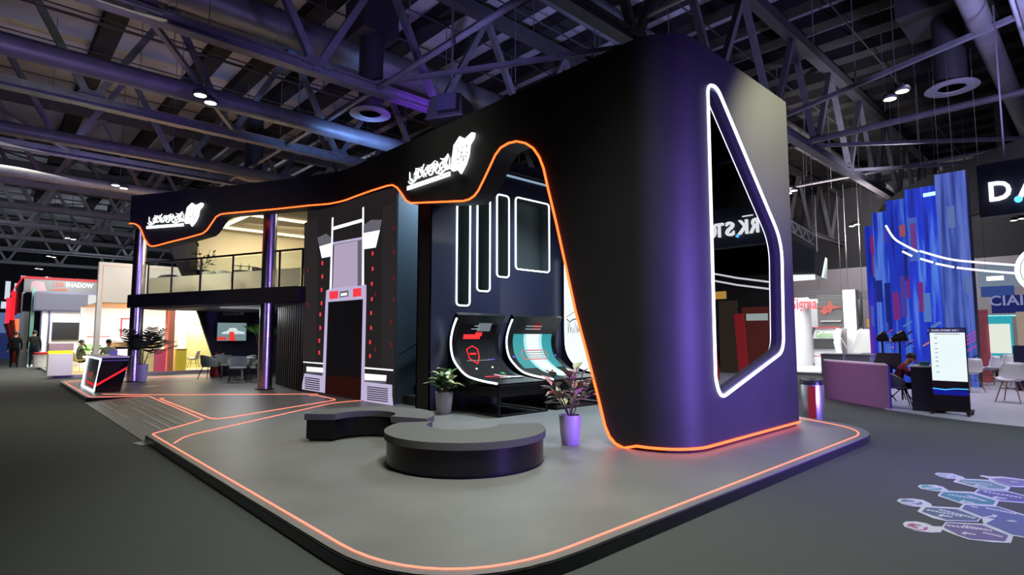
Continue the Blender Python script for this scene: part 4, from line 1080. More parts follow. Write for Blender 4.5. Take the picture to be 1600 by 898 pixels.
person('person in a dark grey jacket and dark jeans walking away, right of the black coat', (1.90, 36.5, 0), PI / 2 - .1, dict(walkL), dict(top=mat('charcoal_jacket', (.012, .012, .013), .9, spec=.1), legs=nvy), h=1.84)
person('person in dark clothes cut off by the left edge of the view, far left', (.28, 33.5, 0), PI / 2, dict(), dict(top=dk, legs=dk), h=1.75)
sit = dict(pelvis=(0, 0, .50), waist=(.0, 0, .64), chest=(.03, 0, .86), neck=(.04, 0, 1.03), head0=(.07, 0, 1.11), head1=(.09, 0, 1.19), head2=(.08, 0, 1.26))
for s, n in ((1, 'L'), (-1, 'R')): sit.update({'sho' + n: (.03, .18 * s, .96), 'elb' + n: (.12, .24 * s, .72), 'wri' + n: (.34, .14 * s, .68), 'pal' + n: (.41, .10 * s, .68), 'hip' + n: (.03, .10 * s, .47), 'kne' + n: (.44, .13 * s, .50), 'ank' + n: (.40, .12 * s, .09), 'toe' + n: (.56, .13 * s, .04)})

# ================================================================ LEFT BACKGROUND
YB = 27.0
wallgrey = mat('booth_grey_wall', (.34, .33, .31), .7); wht = mat('booth_white_wall', (.72, .73, .76), .6); wood = mat('light_wood', (.46, .30, .11), .5)
yel = mat('yellow_panel', (.72, .62, .06), .5); mag = mat('magenta_panel', (.62, .10, .22), .5); lil = mat('lilac_edge', (.26, .22, .36), .5)
t = thing('neighbour_booth', 'beige and white neighbouring booth with warm soffit behind the left chrome column', 'booth')
fl = MB(); fl.bx(2.1, 13, YB, 37.2, 0, .10); fl.build('booth_floor', mat('honey_floor', (.44, .33, .15), .5), t)
MB().bx(2.08, 13, YB - .02, YB, 0, .10).bx(2.06, 2.1, YB - .02, 37.2, 0, .10).build('floor_edge', lil, t)
MB().bx(2.12, 3.0, YB + 4.2, 36.8, .10, .104).build('grass_mat', mat('green_mat', (.10, .2, .04), .9), t)
xl = P(153, 450, Y=YB).x
MB().bx(xl, 13, YB, YB + .3, 2.87, 4.45).build('fascia', wallgrey, t)
MB().bx(xl, xl + .16, YB, YB + .4, .1, 2.87).build('corner_post', wallgrey, t)
m = MB(); m.tube([(xl + .14, YB - .01, 2.92), (xl + .14, YB - .01, 4.32), (xl + 2.6, YB - .01, 4.32)], .012, 5); m.build('fascia_inlay', mat('salmon_inlay', (.6, .28, .16), .5), t)
MB().bx(xl + .1, 13, YB + .3, 32.6, 2.86, 2.90).build('soffit', mat('peach_soffit', (.72, .45, .28), .6), t)
MB().bx(xl + .05, 13, 32.4, 32.6, .1, 2.87).build('back_wall', wht, t)
m = MB()
for z0 in (0,):
    m.bx(xl + .35, xl + 1.2, 32.36, 32.4, 1.5, 1.54); m.bx(xl + 1.6, xl + 1.66, 32.36, 32.4, 1.5, 2.4); m.bx(xl + 1.6, xl + 2.3, 32.36, 32.4, 2.34, 2.40)
m.build('wall_graphics', mat('red_graphic', (.7, .03, .04), .5), t)
x0 = P(262, 500, Y=YB + .2).x; x1 = P(273, 500, Y=YB + .2).x
MB().bx(x0, x1, YB + .1, YB + .6, .1, 2.86).build('column', mat('terracotta_column', (.42, .16, .11), .6), t)
MB().bx(x0 - .02, x0 + .03, YB + .07, YB + .1, .1, 2.86).build('column_red_light', glow('coral_line', (1, .16, .10), 1.1), t)
MB().bx(6.4, 12.8, YB + 2.2, YB + 2.3, .1, 2.87).build('partition', wht, t)
gd = MB(); a, b = P(291, 540, Y=YB + 1.9), P(330, 540, Y=YB + 1.9); gd.bx(a.x, b.x + .5, YB + 1.9, YB + 1.93, .1, P(300, 505, Y=YB + 1.9).z); gd.build('glass_door', glass('yellow_tint_glass', (.85, .85, .5), .06, .05, (.62, .62, .32), .6), t)
MB().tube([(a.x, YB + 1.88, .1), (a.x, YB + 1.88, P(300, 505, Y=YB + 1.9).z), (b.x + .5, YB + 1.88, P(300, 505, Y=YB + 1.9).z)], .03, 5).build('door_frame', mat('brass_frame', (.5, .42, .12), .4), t)
m = MB(); a, b = P(268, 520, Y=YB + 2.1), P(279, 520, Y=YB + 2.1); m.bx(a.x, b.x, YB + 2.12, YB + 2.2, 1.1, 2.1); m.build('notice_panel', mat('grey_notice', (.2, .2, .16), .6), t)
rebase(t, (6, 30, 0))
t = thing('bar_counter', 'long light wooden bar behind the podium with a dark underside', 'bar', (0, 0, 0))
xa, xb = P(172, 540, Y=YB + .9).x, P(252, 540, Y=YB + .9).x
MB().bx(xa, xb, YB + .8, YB + 1.6, 1.12, 1.30).build('bar_top', wood, t)
MB().bx(xa + .1, xb - .1, YB + .9, YB + 1.5, 1.02, 1.12).build('underside', steelblk, t)
for k in range(4): MB().bx(xa + .2 + k * .42, xa + .26 + k * .42, YB + 1.0, YB + 1.06, .1, 1.02).build('leg', [yel, wood, steelblk, wood][k], t)
rebase(t, (xa, YB + 1, .1))
def blk(name, x0, x1, y0, y1, z0, z1, m, label, cat, top=None):
    t = thing(name, label, cat, ((x0 + x1) / 2, (y0 + y1) / 2, z0))
    MB().bx(-(x1 - x0) / 2, (x1 - x0) / 2, -(y1 - y0) / 2, (y1 - y0) / 2, 0, (z1 - z0) - .04).build('body', m, t, bevel=.01)
    MB().bx(-(x1 - x0) / 2 - .02, (x1 - x0) / 2 + .02, -(y1 - y0) / 2 - .02, (y1 - y0) / 2 + .02, (z1 - z0) - .04, z1 - z0).build('worktop', top or wood, t)
    return t
a, b = P(241, 560, Y=YB + .3).x, P(261, 560, Y=YB + .3).x; blk('service_counter', a, b, YB + .2, YB + .9, .1, P(250, 545, Y=YB + .3).z, mag, 'magenta fronted counter left of the terracotta column', 'counter')
a, b = P(275, 560, Y=YB + .3).x, P(290, 560, Y=YB + .3).x; blk('service_counter', a, b, YB + .2, YB + .9, .1, P(250, 545, Y=YB + .3).z, yel, 'yellow fronted counter right of the terracotta column', 'counter')
a, b = P(224, 560, Y=YB + .4).x, P(240, 560, Y=YB + .4).x; blk('service_counter', a, b, YB + .3, YB + .9, .1, P(250, 545, Y=YB + .3).z, mat('pale_yellow_panel', (.65, .6, .3), .5), 'pale yellow counter behind the left chrome column', 'counter')
def shell_chair(loc, rz, label, group=None, sc=1, shell=None, legs=None):
    t = thing('shell_chair', label, 'chair', loc, rz, group); m = MB(); rows = []
    for i in range(11):          # profile from front lip to top of back
        u = i / 10
        if u < .5: x, z = .22 - .40 * (u / .5), .45 - .03 * math.sin(PI * u / .5)
        else: v = (u - .5) / .5; x, z = -.18 - .06 * v ** 1.5, .45 + .36 * v
        wd = .22 + .03 * math.sin(PI * u); row = []
        for j in range(9):
            s = (j - 4) / 4; row.append((x + .06 * abs(s) ** 2 * (1 if u > .45 else 0), s * wd * (1 - .25 * max(0, (u - .85) / .15) * abs(s)), z + (.07 * abs(s) ** 3 if u < .6 else .0)))
        rows.append(row)
    m.grid(rows); o_ = m.build('shell', shell or white, t, smooth=True); sdm = o_.modifiers.new('thick', 'SOLIDIFY'); sdm.thickness = .012
    for sx, sy in ((1, 1), (1, -1), (-1, 1), (-1, -1)): MB().tube([(sx * .10, sy * .10, .43), (sx * .21, sy * .21, 0)], [.014, .011], 6).build('leg', legs or mat('beech_dowel', (.34, .18, .09), .5), t)
    MB().bar((-.14, -.14, .28), (.14, .14, .28), .012).bar((-.14, .14, .28), (.14, -.14, .28), .012).build('cross_brace', steelblk, t)
    if sc != 1: t.scale = (sc,) * 3
    return t
q = P(302, 577.5, z=.1); shell_chair(q, 2.6, 'white shell chair with yellow legs in front of the glass door of the beige booth', legs=yel)
q = P(92, 586, z=.1); t = thing('display_pedestal', 'white pedestal with a glowing yellow band at the corner of the beige booth', 'pedestal', q)
MB().bx(-.36, .36, -.3, .3, 0, .80).build('lower_body', mat('lilac_white', (.6, .57, .58), .5), t); MB().bx(-.36, .36, -.3, .3, .92, 1.18).build('upper_body', mat('mauve_panel', (.33, .22, .21), .5), t)
MB().bx(-.34, .34, -.28, .28, .80, .92).build('light_band', glow('yellow_band', (1, .85, .02), 1.3), t)
q = P(69, 573, z=.1); tag(MB().lathe([(.001, 0), (.42, 0), (.42, .6), (.001, .6)], c=(0, 0, 0), n=24).build('round_planter', white, loc=q, smooth=True), 'white round tub behind the yellow banded pedestal', 'planter')
q = P(71, 573, z=.1); tag(MB().lathe([(.001, .0), (.46, 0), (.46, .08), (.001, .1)], n=24).build('red_cushion', mat('red_cushion_cloth', (.5, .02, .02), .8), loc=(q.x, q.y, .7), smooth=True), 'red round cushion on the white tub', 'cushion')
q = P(119, 581, z=.1); shell_chair((q.x, q.y, .1), .3, 'yellowish chair with the seated man beside the pedestal', shell=mat('mustard_seat', (.42, .34, .12), .6), legs=yel, sc=1.0)
person('seated man in a dark olive shirt on the yellowish chair, facing right', (q.x + .05, q.y, .08), .25, dict(sit), dict(top=olive, legs=mat('grey_trousers', (.05, .055, .05), .9), short=True), h=1.78)
q = P(168, 582.5, z=.1); person('person in a dark green jacket and cap seated behind the podium', (q.x, q.y, .08), -1.9, dict(sit), dict(top=mat('green_jacket', (.06, .08, .05), .9), legs=dk), hat=dk, h=1.8)
plant('potted_plant', 'bright green leafy plant between the seated people', P(141, 580, z=.1), .18, .5, 26, .55, .16, [g1, mat('leaf_bright', (.15, .42, .06), .4)], .5, .3, .8, 5, 3, potmat=white)
q = P(148, 578, z=.1); t = thing('table_lamp', 'small glowing yellow globe lamp on a pole beside the green plant', 'lamp', q)
MB().tube([(0, 0, 0), (0, 0, 1.5)], .02, 6).build('pole', wood, t); MB().ball((0, 0, 1.6), .14, 14).build('globe', glow('lamp_yellow', (1, .8, .25), 1.6), t, smooth=True); MB().lathe([(.001, 0), (.15, 0), (.15, .02)], n=16).build('base', wood, t)

# red edged booth with the lettered sign
YL = 38.0
t = thing('exhibition_booth', 'grey booth with a red top edge, lettered sign and a black television, far left', 'booth')
def LX(x, y): return P(x, y, Y=YL)
a, b = LX(36, 435), LX(152, 442)
MB().bx(a.x, b.x + 1.5, YL, YL + .25, LX(60, 457).z, a.z).build('sign_fascia', mat('charcoal_fascia', (.05, .055, .06), .5), t)
MB().bx(a.x, b.x + 1.5, YL - .03, YL + .25, a.z, a.z + .13).bx(a.x - .03, a.x + .05, YL, 56, a.z, a.z + .13).build('red_edge_light', glow('red_edge', (.85, .03, .05), .9), t)
MB().bx(a.x, a.x + .05, YL, 56, 2.8, a.z).build('side_fascia', mat('charcoal_fascia', (.05, .055, .06), .5), t)
for x, l_, mm, w_ in ((84, 'LINK', glow('sign_red_soft', (1, .25, .2), 1.3), 17), (102, 'SHADOW', signw, 43)):
    p0 = LX(x, 448); p1 = LX(x + w_, 448); lettering(l_, .32, mm, ((p0.x + p1.x) / 2, YL - .03, LX(100, 445).z), (1, 0, 0), name='sign_lettering', parent=t, width=p1.x - p0.x)
m = MB(); c_ = LX(60, 447)
m.prism([LX(47, 455) + Vector((0, -.02, 0)), LX(49, 440) + Vector((0, -.02, 0)), LX(58, 438) + Vector((0, -.02, 0)), LX(69, 441) + Vector((0, -.02, 0)), LX(73, 455) + Vector((0, -.02, 0))], (0, .01, 0)); m.build('portrait_print', mat('dim_portrait_print', (.20, .13, .15), .6), t)
m = MB(); m.prism([LX(80, 452) + Vector((0, -.02, 0)), LX(105, 451) + Vector((0, -.02, 0)), LX(104, 454) + Vector((0, -.02, 0)), LX(80, 453.5) + Vector((0, -.02, 0))], (0, .01, 0)); m.build('red_flash', glow('red_flash', (1, .2, .1), 1), t)
a2, b2 = LX(52, 457), LX(150, 488)
MB().bx(a2.x, b2.x, YL - .9, YL - .8, b2.z, a2.z).build('led_board_frame', mat('navy_frame', (.03, .03, .08), .4), t)
MB().bx(a2.x + .06, LX(133, 470).x, YL - .92, YL - .9, b2.z + .06, a2.z - .06).build('led_board', glow('board_grey', (.28, .28, .38), .75), t)
MB().bx(LX(134, 470).x, b2.x - .04, YL - .92, YL - .9, b2.z + .06, a2.z - .06).build('white_board', glow('board_white', (.8, .82, .8), .9), t)
MB().bx(LX(62, 500).x, LX(152, 500).x, YL - .7, YL - .5, 0, b2.z).build('white_partition', wht, t)
for x in (62.5, 75): MB().bx(LX(x, 500).x - .03, LX(x, 500).x + .03, YL - .8, YL - .7, 0, b2.z).build('dark_post', mat('navy_frame', (.03, .03, .08), .4), t)
tv0, tv1 = LX(80, 503.5), LX(138, 530.5)
MB().bx(tv0.x, tv1.x, YL - .78, YL - .7, tv1.z, tv0.z).build('television', screenoff, t)
MB().bx(LX(78, 500).x - .05, LX(78, 500).x, YL - .74, YL - .7, .3, 2.3).bx(LX(146, 500).x, LX(146, 500).x + .06, YL - .74, YL - .7, .3, 2.5).build('edge_glow', glow('board_white', (.8, .82, .8), .9), t)
MB().bx(LX(46, 500).x, LX(52, 500).x, YL - .6, YL - .45, 0, 4.0).build('teal_column', mat('teal_column_paint', (.06, .16, .13), .5), t)
MB().bx(LX(33, 500).x, LX(46, 500).x, YL + .3, YL + .4, 0, 2.8).build('grey_side_wall', mat('grey_side', (.12, .13, .13), .6), t)
for k in range(5): MB().bx(LX(52, 500).x, LX(61, 500).x, YL - .62, YL - .4, .25 + .3 * k, .28 + .3 * k).build('shelf', mat('grey_side', (.12, .13, .13), .6), t)
MB().bx(LX(46, 500).x, LX(61, 500).x, YL - .8, YL - .4, 0, .12).build('lit_base', glow('board_white', (.8, .82, .8), .9), t)
rebase(t, (2.5, YL, 0))
for k, (x, y0_, y1_, c_) in enumerate([(14, 465, 505, 'light red'), (22, 455, 500, 'deep red'), (27, 498, 526, 'orange')]):
    a, b = P(x, y0_, Y=44), P(x, y1_, Y=44)
    m = MB().bx(a.x - .10, a.x + .10, 43.9, 44.1, b.z, a.z); t = m.build('light_column', glow('pole_' + c_.replace(' ', '_'), [(.9, .03, .06), (.8, .02, .03), (1, .2, .05)][k], 1.2)); tag(t, c_ + ' glowing upright in front of the far left stands', 'light column')
    tag(MB().tube([Vector((a.x, 44, b.z)), Vector((a.x + .25 - .15 * k, 44, b.z - .8)), Vector((a.x + .5 - .2 * k, 44, 0))], .16, 8).build('column_foot', mat('red_gloss', (.4, .03, .02), .4)), 'curved red foot under the ' + c_ + ' glowing upright', 'post')
for k, (x0_, x1_, y0_, y1_, YY, m_, lab) in enumerate([(-6, 33, 488, 520, 52, glow('far_blue', (.16, .28, .62), .5), 'pale blue backlit wall of a distant stand at the far left edge'), (-6, 26, 520, 560, 51, glow('far_navy', (.02, .04, .2), .5), 'dark blue wall of a distant stand at the far left edge'), (2, 21, 471, 482, 50.5, glow('far_white', (.7, .8, .9), .9), 'white lettered panel high on the distant blue stand')]):
    a, b = P(x0_, y0_, Y=YY), P(x1_, y1_, Y=YY); tag(MB().bx(a.x, b.x, YY, YY + .3, max(b.z, 0), a.z).build('backlit_wall', m_), lab, 'wall panel')
for k, x in enumerate((12, 36, 26)):
    a = P(x, [452, 443, 455][k], Y=47); tag(MB().bx(a.x - .12, a.x + .12, 46.9, 47, a.z - .6, a.z + .5).build('sign_panel', glow('far_white', (.7, .8, .9), .9)), ['thin white sign high at the far left', 'white sign at the top left corner of the red edged booth', 'narrow white sign between the red uprights'][k], 'sign')

# ================================================================ RIGHT SIDE
# litter bin
q = P(1271, 655, z=0); t = thing('litter_bin', 'polished cylindrical litter bin behind the right end of the platform', 'bin', q)
MB().lathe([(.19, 0), (.20, .02), (.20, .66), (.19, .68)], n=32).build('body', mat('brushed_steel', (.8, .8, .85), .38, 1), t, smooth=True)
MB().lathe([(.205, .66), (.205, .74), (.19, .76), (.13, .76), (.13, .70), (.001, .70)], n=32).build('rim', mat('black_rim', (.03, .03, .035), .3), t, smooth=True)
MB().box((-.175, -.05, .33), (.06, .13, .62), .27).build('red_panel', mat('red_gloss', (.5, .01, .015), .3), t)
# booth floor
m = MB(); fp = [P(1384, 640, z=0), P(1450, 651, z=0), P(1520, 660, z=0), P(1600, 668.5, z=0)]
fp = [Vector((q.x, q.y, .0)) for q in fp] + [Vector((12.9, -1.5, 0)), Vector((14, -6, 0)), Vector((30, -6, 0)), Vector((30, 4.6, 0)), Vector((18, 4.9, 0))]
m.prism(fp, (0, 0, .022)); tag(m.build('booth_floor', mat('pale_booth_floor', (.34, .33, .38), .45, noise=.06)), 'pale grey curved floor of the blue stand at the right', 'floor panel', kind='structure')
# low wall / counter
t = thing('control_desk', 'long violet grey control desk panel with a white top edge, right of the tower', 'desk')
a, b = P(1291, 622, z=0), P(1391, 640, z=0); za = P(1291, 564, X=a.x).z; zb = P(1391, 576, X=b.x).z
m = MB(); m.prism([a, b, Vector((b.x, b.y, .93)), Vector((a.x, a.y, .93))], Vector((.06, .05, 0))); m.build('front_panel', mat('mauve_laminate', (.22, .15, .24), .45), t)
m = MB(); m.prism([Vector((a.x, a.y, .93)), Vector((b.x, b.y, .93)), Vector((b.x + .7, b.y + .25, .93)), Vector((a.x + .7, a.y + .25, .93))], (0, 0, .03)); m.build('desktop', white, t)
MB().prism([b, b + Vector((.7, .25, 0)), b + Vector((.7, .25, .93)), b + Vector((0, 0, .93))], (.03, -.03, 0)).build('end_panel', glow('violet_end', (.05, .03, .55), .35), t)
rebase(t, (15, 4.2, 0))
t = thing('monitor', 'back of a large black monitor on the control desk', 'monitor'); X_ = 15.0
v = [P(1386, 553, X=X_), P(1404, 553, X=X_), P(1412, 578, X=X_), P(1364, 574, X=X_), P(1371, 551, X=X_)]
MB().prism([v[4], v[1] + Vector((0, 0, .02)), v[2], v[3]], (.08, .04, 0)).build('casing', mat('dark_plastic', (.016, .016, .018), .5), t)
MB().bar(v[3].lerp(v[2], .5) + Vector((.1, 0, .1)), v[3].lerp(v[2], .5) + Vector((.15, 0, -.12)), .1).build('stand', steelblk, t); rebase(t, (15.1, 4, .95))
for k, (px, py, sz, lab) in enumerate([(1378, 527, .2, 'small black stage spotlight on a pole, left of two above the control desk'), (1405, 527, .27, 'larger black stage spotlight on a pole, right of two above the control desk')]):
    t = thing('stage_light', lab, 'spotlight', group=None); q = P(px, py, X=16.2)
    MB().lathe([(.06, -sz * .6), (.10, -sz * .2), (.13, sz * .3), (.15, sz * .5), (.001, sz * .5)], n=16, M=Matrix.Rotation(1.2, 3, 'X'), c=q).build('lamp_body', steelblk, t, smooth=True)
    for s in (1, -1): MB().box((q.x, q.y - .18, q.z + s * .13), (.26, .16, .012), 0).build('barn_door', steelblk, t)
    MB().bar(q, (q.x, q.y, .05), .035).build('light_stand', steelblk, t)
    for a_ in (0, 2.1, 4.2): MB().bar((q.x, q.y, .35), (q.x + .3 * math.cos(a_), q.y + .3 * math.sin(a_), .03), .02).build('tripod_leg', steelblk, t)
    rebase(t, (q.x, q.y, 0))
q = P(1411, 636, z=.022); sit2 = dict(sit)
for k_, v_ in (('chest', (.12, 0, .84)), ('neck', (.20, 0, .98)), ('head0', (.26, 0, 1.04)), ('head1', (.31, 0, 1.10)), ('head2', (.33, 0, 1.17))): sit2[k_] = v_
for s, n in ((1, 'L'), (-1, 'R')): sit2.update({'sho' + n: (.14, .18 * s, .93), 'elb' + n: (.26, .23 * s, .70), 'wri' + n: (.40, .12 * s, .88), 'pal' + n: (.42, .08 * s, .95)})
person('seated person in a dark red shirt leaning forward beside the control desk', (q.x, q.y + .1, .022), -1.25, sit2, dict(top=mat('maroon_shirt', (.16, .015, .03), .9), legs=dk, short=True), h=1.7)
tub_chair((q.x + .0, q.y + .1, .022), -1.25, 'grey padded chair under the person in the dark red shirt', shell=mat('silver_seat', (.22, .22, .26), .5), group=None)
t = thing('side_cabinet', 'black cabinet with a white top between the seated person and the screen kiosk', 'cabinet'); a = P(1426, 641, z=.022)
MB().bx(a.x, a.x + .6, a.y - .55, a.y, .022, .93).build('body', mat('navy_black', (.008, .009, .02), .4), t); MB().bx(a.x - .02, a.x + .62, a.y - .57, a.y + .02, .93, .96).build('top_panel', white, t)
MB().box((a.x + .2, a.y - .2, 1.0), (.2, .16, .08), .4).build('paper_tray', mat('teal_tray', (.03, .2, .25), .5), t); rebase(t, (a.x + .3, a.y - .3, .022))
# kiosk
t = thing('screen_kiosk', 'tall wheeled kiosk with a bright white agenda screen', 'kiosk'); kx = 14.2
def K(x, y, off=0): return P(x, y, X=kx) + Vector((-off, 0, 0))
k0, k1 = K(1451, 512), K(1508, 512); kz = k0.z
MB().bx(kx, kx + .07, k1.y, k0.y, .14, kz).build('housing', mat('gloss_black_kiosk', (.008, .008, .014), .2), t)
MB().bx(kx - .006, kx, k1.y + .012, k0.y - .012, .68, kz - .10).build('display', glow('kiosk_white', (.84, .95, .97), 1.0), t)
MB().bx(kx - .006, kx, k1.y + .012, k0.y - .012, kz - .10, kz - .015).build('title_bar', glow('kiosk_navy', (.08, .05, .25), .5), t)
yc = (k0.y + k1.y) / 2; W2 = k0.y - k1.y
for w_, yo, wd in (('DARK', .185, .13), ('STORIES', .02, .17), ('DAY 1', -.14, .10)): lettering(w_, .05, glow('kiosk_text', (.85, .85, .95), .8), (kx - .012, yc + yo, kz - .055), (0, -1, 0), name='title_word', parent=t, width=wd, depth=.001)
m = MB(); m.bx(kx - .010, kx - .006, k1.y + .09, k0.y - .09, kz - .135, kz - .125)
m.build('heading_line', mat('kiosk_dark_line', (.05, .06, .08), .5), t)
m = MB()
for k, z in enumerate((.20, .31, .42, .50, .59, .67, .77, .89)): m.bx(kx - .010, kx - .006, k0.y - .13, k0.y - .085, kz - z - .012, kz - z)
m.build('agenda_marks', mat('teal_mark', (.05, .4, .42), .5), t)
MB().tube([(kx - .01, k0.y - .01, .52), (kx - .01, yc + .08, .505), (kx - .01, yc - .06, .53), (kx - .01, k1.y + .01, .535)], .012, 6).build('blue_light_line', glow('azure_line', (.05, .35, 1), 1.6), t)
MB().bx(kx - .004, kx, k1.y + .012, k0.y - .012, .40, .50).build('blue_glow_band', glow('blue_glow', (.01, .015, .5), .5), t)
MB().bx(kx - .2, kx + .3, k1.y - .02, k1.y + .04, .07, .12).bx(kx - .2, kx + .3, k0.y - .04, k0.y + .02, .07, .12).bx(kx - .02, kx + .1, k1.y, k0.y, .08, .14).build('base_frame', steelblk, t)
for x in (kx - .17, kx + .27):
    for y in (k1.y + .01, k0.y - .01): MB().tube([(x, y - .02, .05), (x, y + .02, .05)], .03, 12).build('caster', mat('dark_plastic', (.016, .016, .018), .5), t)
rebase(t, (kx, yc, .022))
# shell chairs
sc0 = None
for k, (px, py, rz, lab) in enumerate([(1516, 612, 2.5, 'white shell chair just right of the screen kiosk'), (1582, 628, 2.9, 'white shell chair nearest to the camera, at the right edge'), (1548, 602, 2.2, 'white shell chair in the second row, between the two front chairs'), (1600, 604, 2.8, 'white shell chair in the second row, cut by the right edge'), (1570, 597, 2.4, 'white shell chair in the third row, before the person in teal'), (1536, 594, 2.6, 'white shell chair in the third row, beside the translucent red panel')]):
    q = P(px, py, z=.022)
    if k == 0: sc0 = shell_chair(q, rz, lab, 'white shell chairs of the blue stand')
    else: dup(sc0, q, rz, lab, scale=1.14)
sc0.scale = (1.14,) * 3
q = P(1580, 592, z=.022); person('person in a teal shirt seated among the white shell chairs', (q.x, q.y, .022), 2.4, dict(sit), dict(top=mat('teal_shirt', (.03, .16, .22), .8), legs=dk), h=1.72)
# blue graphic columns
def streaks(nm, cols, seed):
    m = bpy.data.materials.new(nm); m.use_nodes = True; nt = m.node_tree; b = nt.nodes['Principled BSDF']; b.inputs['Base Color'].default_value = (.02, .02, .05, 1); b.inputs['Roughness'].default_value = .9; b.inputs['Specular IOR Level'].default_value = .05
    tc = nt.nodes.new('ShaderNodeTexCoord'); mp = nt.nodes.new('ShaderNodeMapping'); mp.inputs['Scale'].default_value = (7, 7, .35); mp.inputs['Location'].default_value = (seed, seed * 2, seed)
    vz = nt.nodes.new('ShaderNodeTexNoise'); vz.inputs['Scale'].default_value = 1; vz.inputs['Detail'].default_value = 3
    cr_ = nt.nodes.new('ShaderNodeValToRGB'); e = cr_.color_ramp.elements
    while len(e) < len(cols): e.new(.5)
    for i, (p_, c_) in enumerate(cols): e[i].position = p_; e[i].color = (*c_, 1)
    nt.links.new(tc.outputs['Object'], mp.inputs[0]); nt.links.new(mp.outputs[0], vz.inputs['Vector']); nt.links.new(vz.outputs[0], cr_.inputs[0]); nt.links.new(cr_.outputs[0], b.inputs['Emission Color']); b.inputs['Emission Strength'].default_value = .8
    return m
CX = 23.0
dB, mB, lB, vB = (.01, .015, .16), (.015, .04, .55), (.10, .25, .85), (.10, .03, .5)
colspec = [(1358, 1373, 352, 'leftmost, narrow blue and red graphic column', [(.3, dB), (.45, mB), (.6, vB), (.75, (.35, .02, .15))]), (1371, 1397, 330, 'second narrow bright blue graphic column', [(.3, dB), (.42, mB), (.6, lB), (.75, vB)]),
           (1394, 1428, 310, 'third blue graphic column with an orange block', [(.3, dB), (.42, mB), (.55, mB), (.75, lB)]), (1425, 1472, 291, 'fourth wide blue graphic column with a bright bar near its top', [(.3, dB), (.42, mB), (.55, (.02, .05, .75)), (.7, lB)]), (1474, 1520, 267, 'tallest blue graphic column, at the right', [(.3, (.02, .03, .2)), (.45, (.04, .08, .4)), (.6, (.10, .17, .6)), (.75, (.16, .2, .6))])]
for k, (xl_, xr_, yt, lab, cols) in enumerate(colspec):
    t = thing('graphic_column', lab + ' of the stand at the right', 'display column', group=None); X_ = CX - .25 * k
    a, b = P(xl_, 500, X=X_), P(xr_ + 8, 585, X=X_); zt = P((xl_ + xr_) / 2, yt, X=X_).z; b.y = P(xr_, 450, X=X_).y
    MB().bx(X_, X_ + .5, b.y, a.y, .022, zt).build('print', streaks('blue_streak_print', cols, k * 3.1), t)
    MB().bx(X_ + .01, X_ + .5, b.y - .02, b.y, .022, zt).build('side_edge', mat('navy_edge', (.01, .01, .05), .5), t)
    rr = random.Random(k + 40)
    for j in range(4 if k < 4 else 2):
        w_ = (a.y - b.y) * rr.uniform(.15, .35); y_ = rr.uniform(b.y, a.y - w_); z_ = rr.uniform(.45, .9) * zt; h_ = rr.uniform(.5, 1.5)
        c_ = rr.choice([((.32, .04, .35), 'plum'), ((.12, .08, .6), 'violet'), ((.15, .35, .95), 'azure'), ((.10, .22, .9), 'blue'), ((.02, .03, .3), 'navy')]) if k < 4 else ((.2, .3, .75), 'steel')
        MB().bx(X_ - .012, X_ - .002, y_, y_ + w_, z_ - h_, z_).build('colour_block', glow('print_' + c_[1], c_[0], .5), t)
    for j in range(12):       # slanted light streaks low on the print
        z_ = rr.uniform(.15, 1.9); y_ = rr.uniform(b.y + .05, a.y - .25); l_ = min(rr.uniform(.2, .7), y_ - b.y)
        c_ = rr.choice([((.85, .25, .2), 'coral'), ((.75, .6, .12), 'gold'), ((.55, .1, .6), 'orchid'), ((.15, .35, .95), 'azure'), ((.02, .03, .3), 'navy')])
        MB().bar((X_ - .01, y_, z_), (X_ - .01, y_ - l_, z_ + l_ * .7), .008, .05).build('light_streak', glow('print_' + c_[1], c_[0], .6), t)
    if k == 3: q = P(1443, 305.5, X=X_); q2 = P(1465, 301.5, X=X_); MB().bar(q - Vector((.04, 0, 0)), q2 - Vector((.04, 0, 0)), .05, .11).build('bright_bar', glow('bright_blue_bar', (.25, .6, 1), 3), t)
    if k == 2: q = P(1405, 352, X=X_); q2 = P(1415, 369, X=X_); MB().bx(X_ - .014, X_ - .004, q2.y, q.y, q2.z, q.z).build('orange_block', glow('print_orange', (.5, .12, .15), .6), t)
    if k == 0: q = P(1360, 370, X=X_); q2 = P(1371, 395, X=X_); MB().bx(X_ - .014, X_ - .004, q2.y, q.y, q2.z, q.z).build('red_block', glow('print_crimson', (.5, .02, .1), .6), t)
    rebase(t, (X_, (a.y + b.y) / 2, .022))
q0, q1 = P(1476, 425, X=22.6), P(1480, 512, X=22.6); tag(MB().bx(22.55, 22.6, q0.y - .05, q0.y + .05, q1.z, q0.z).build('light_gap', glow('orange_gap', (.9, .16, .08), .7)), 'thin orange red glowing gap between the two rightmost blue columns', 'light strip')
# dark header ring behind the columns
hp = [P(x, y, z=7.5) for x, y in ((1362, 352), (1380, 320), (1420, 290), (1500, 255), (1600, 215))]
hp = cr([Vector((q.x, q.y, 0)) for q in hp] + [Vector((21.3, -1, 0)), Vector((21, -4, 0)), Vector((21.5, -8, 0))], 5)
m = MB(); m.grid([[q + Vector((0, 0, 5.6)) for q in hp], [q + Vector((0, 0, 7.5)) for q in hp]]); m.grid([[q + Vector((.3, 0, 5.6)) for q in hp], [q + Vector((.3, 0, 7.5)) for q in hp]]); m.grid([[q + Vector((0, 0, 5.6)) for q in hp], [q + Vector((.3, 0, 5.6)) for q in hp]])
hd_ = m.build('header_ring', mat('charcoal_header', (.005, .005, .007), .7, spec=.2), smooth=True); tag(hd_, 'large curved charcoal header ring hanging behind the blue columns', 'header')
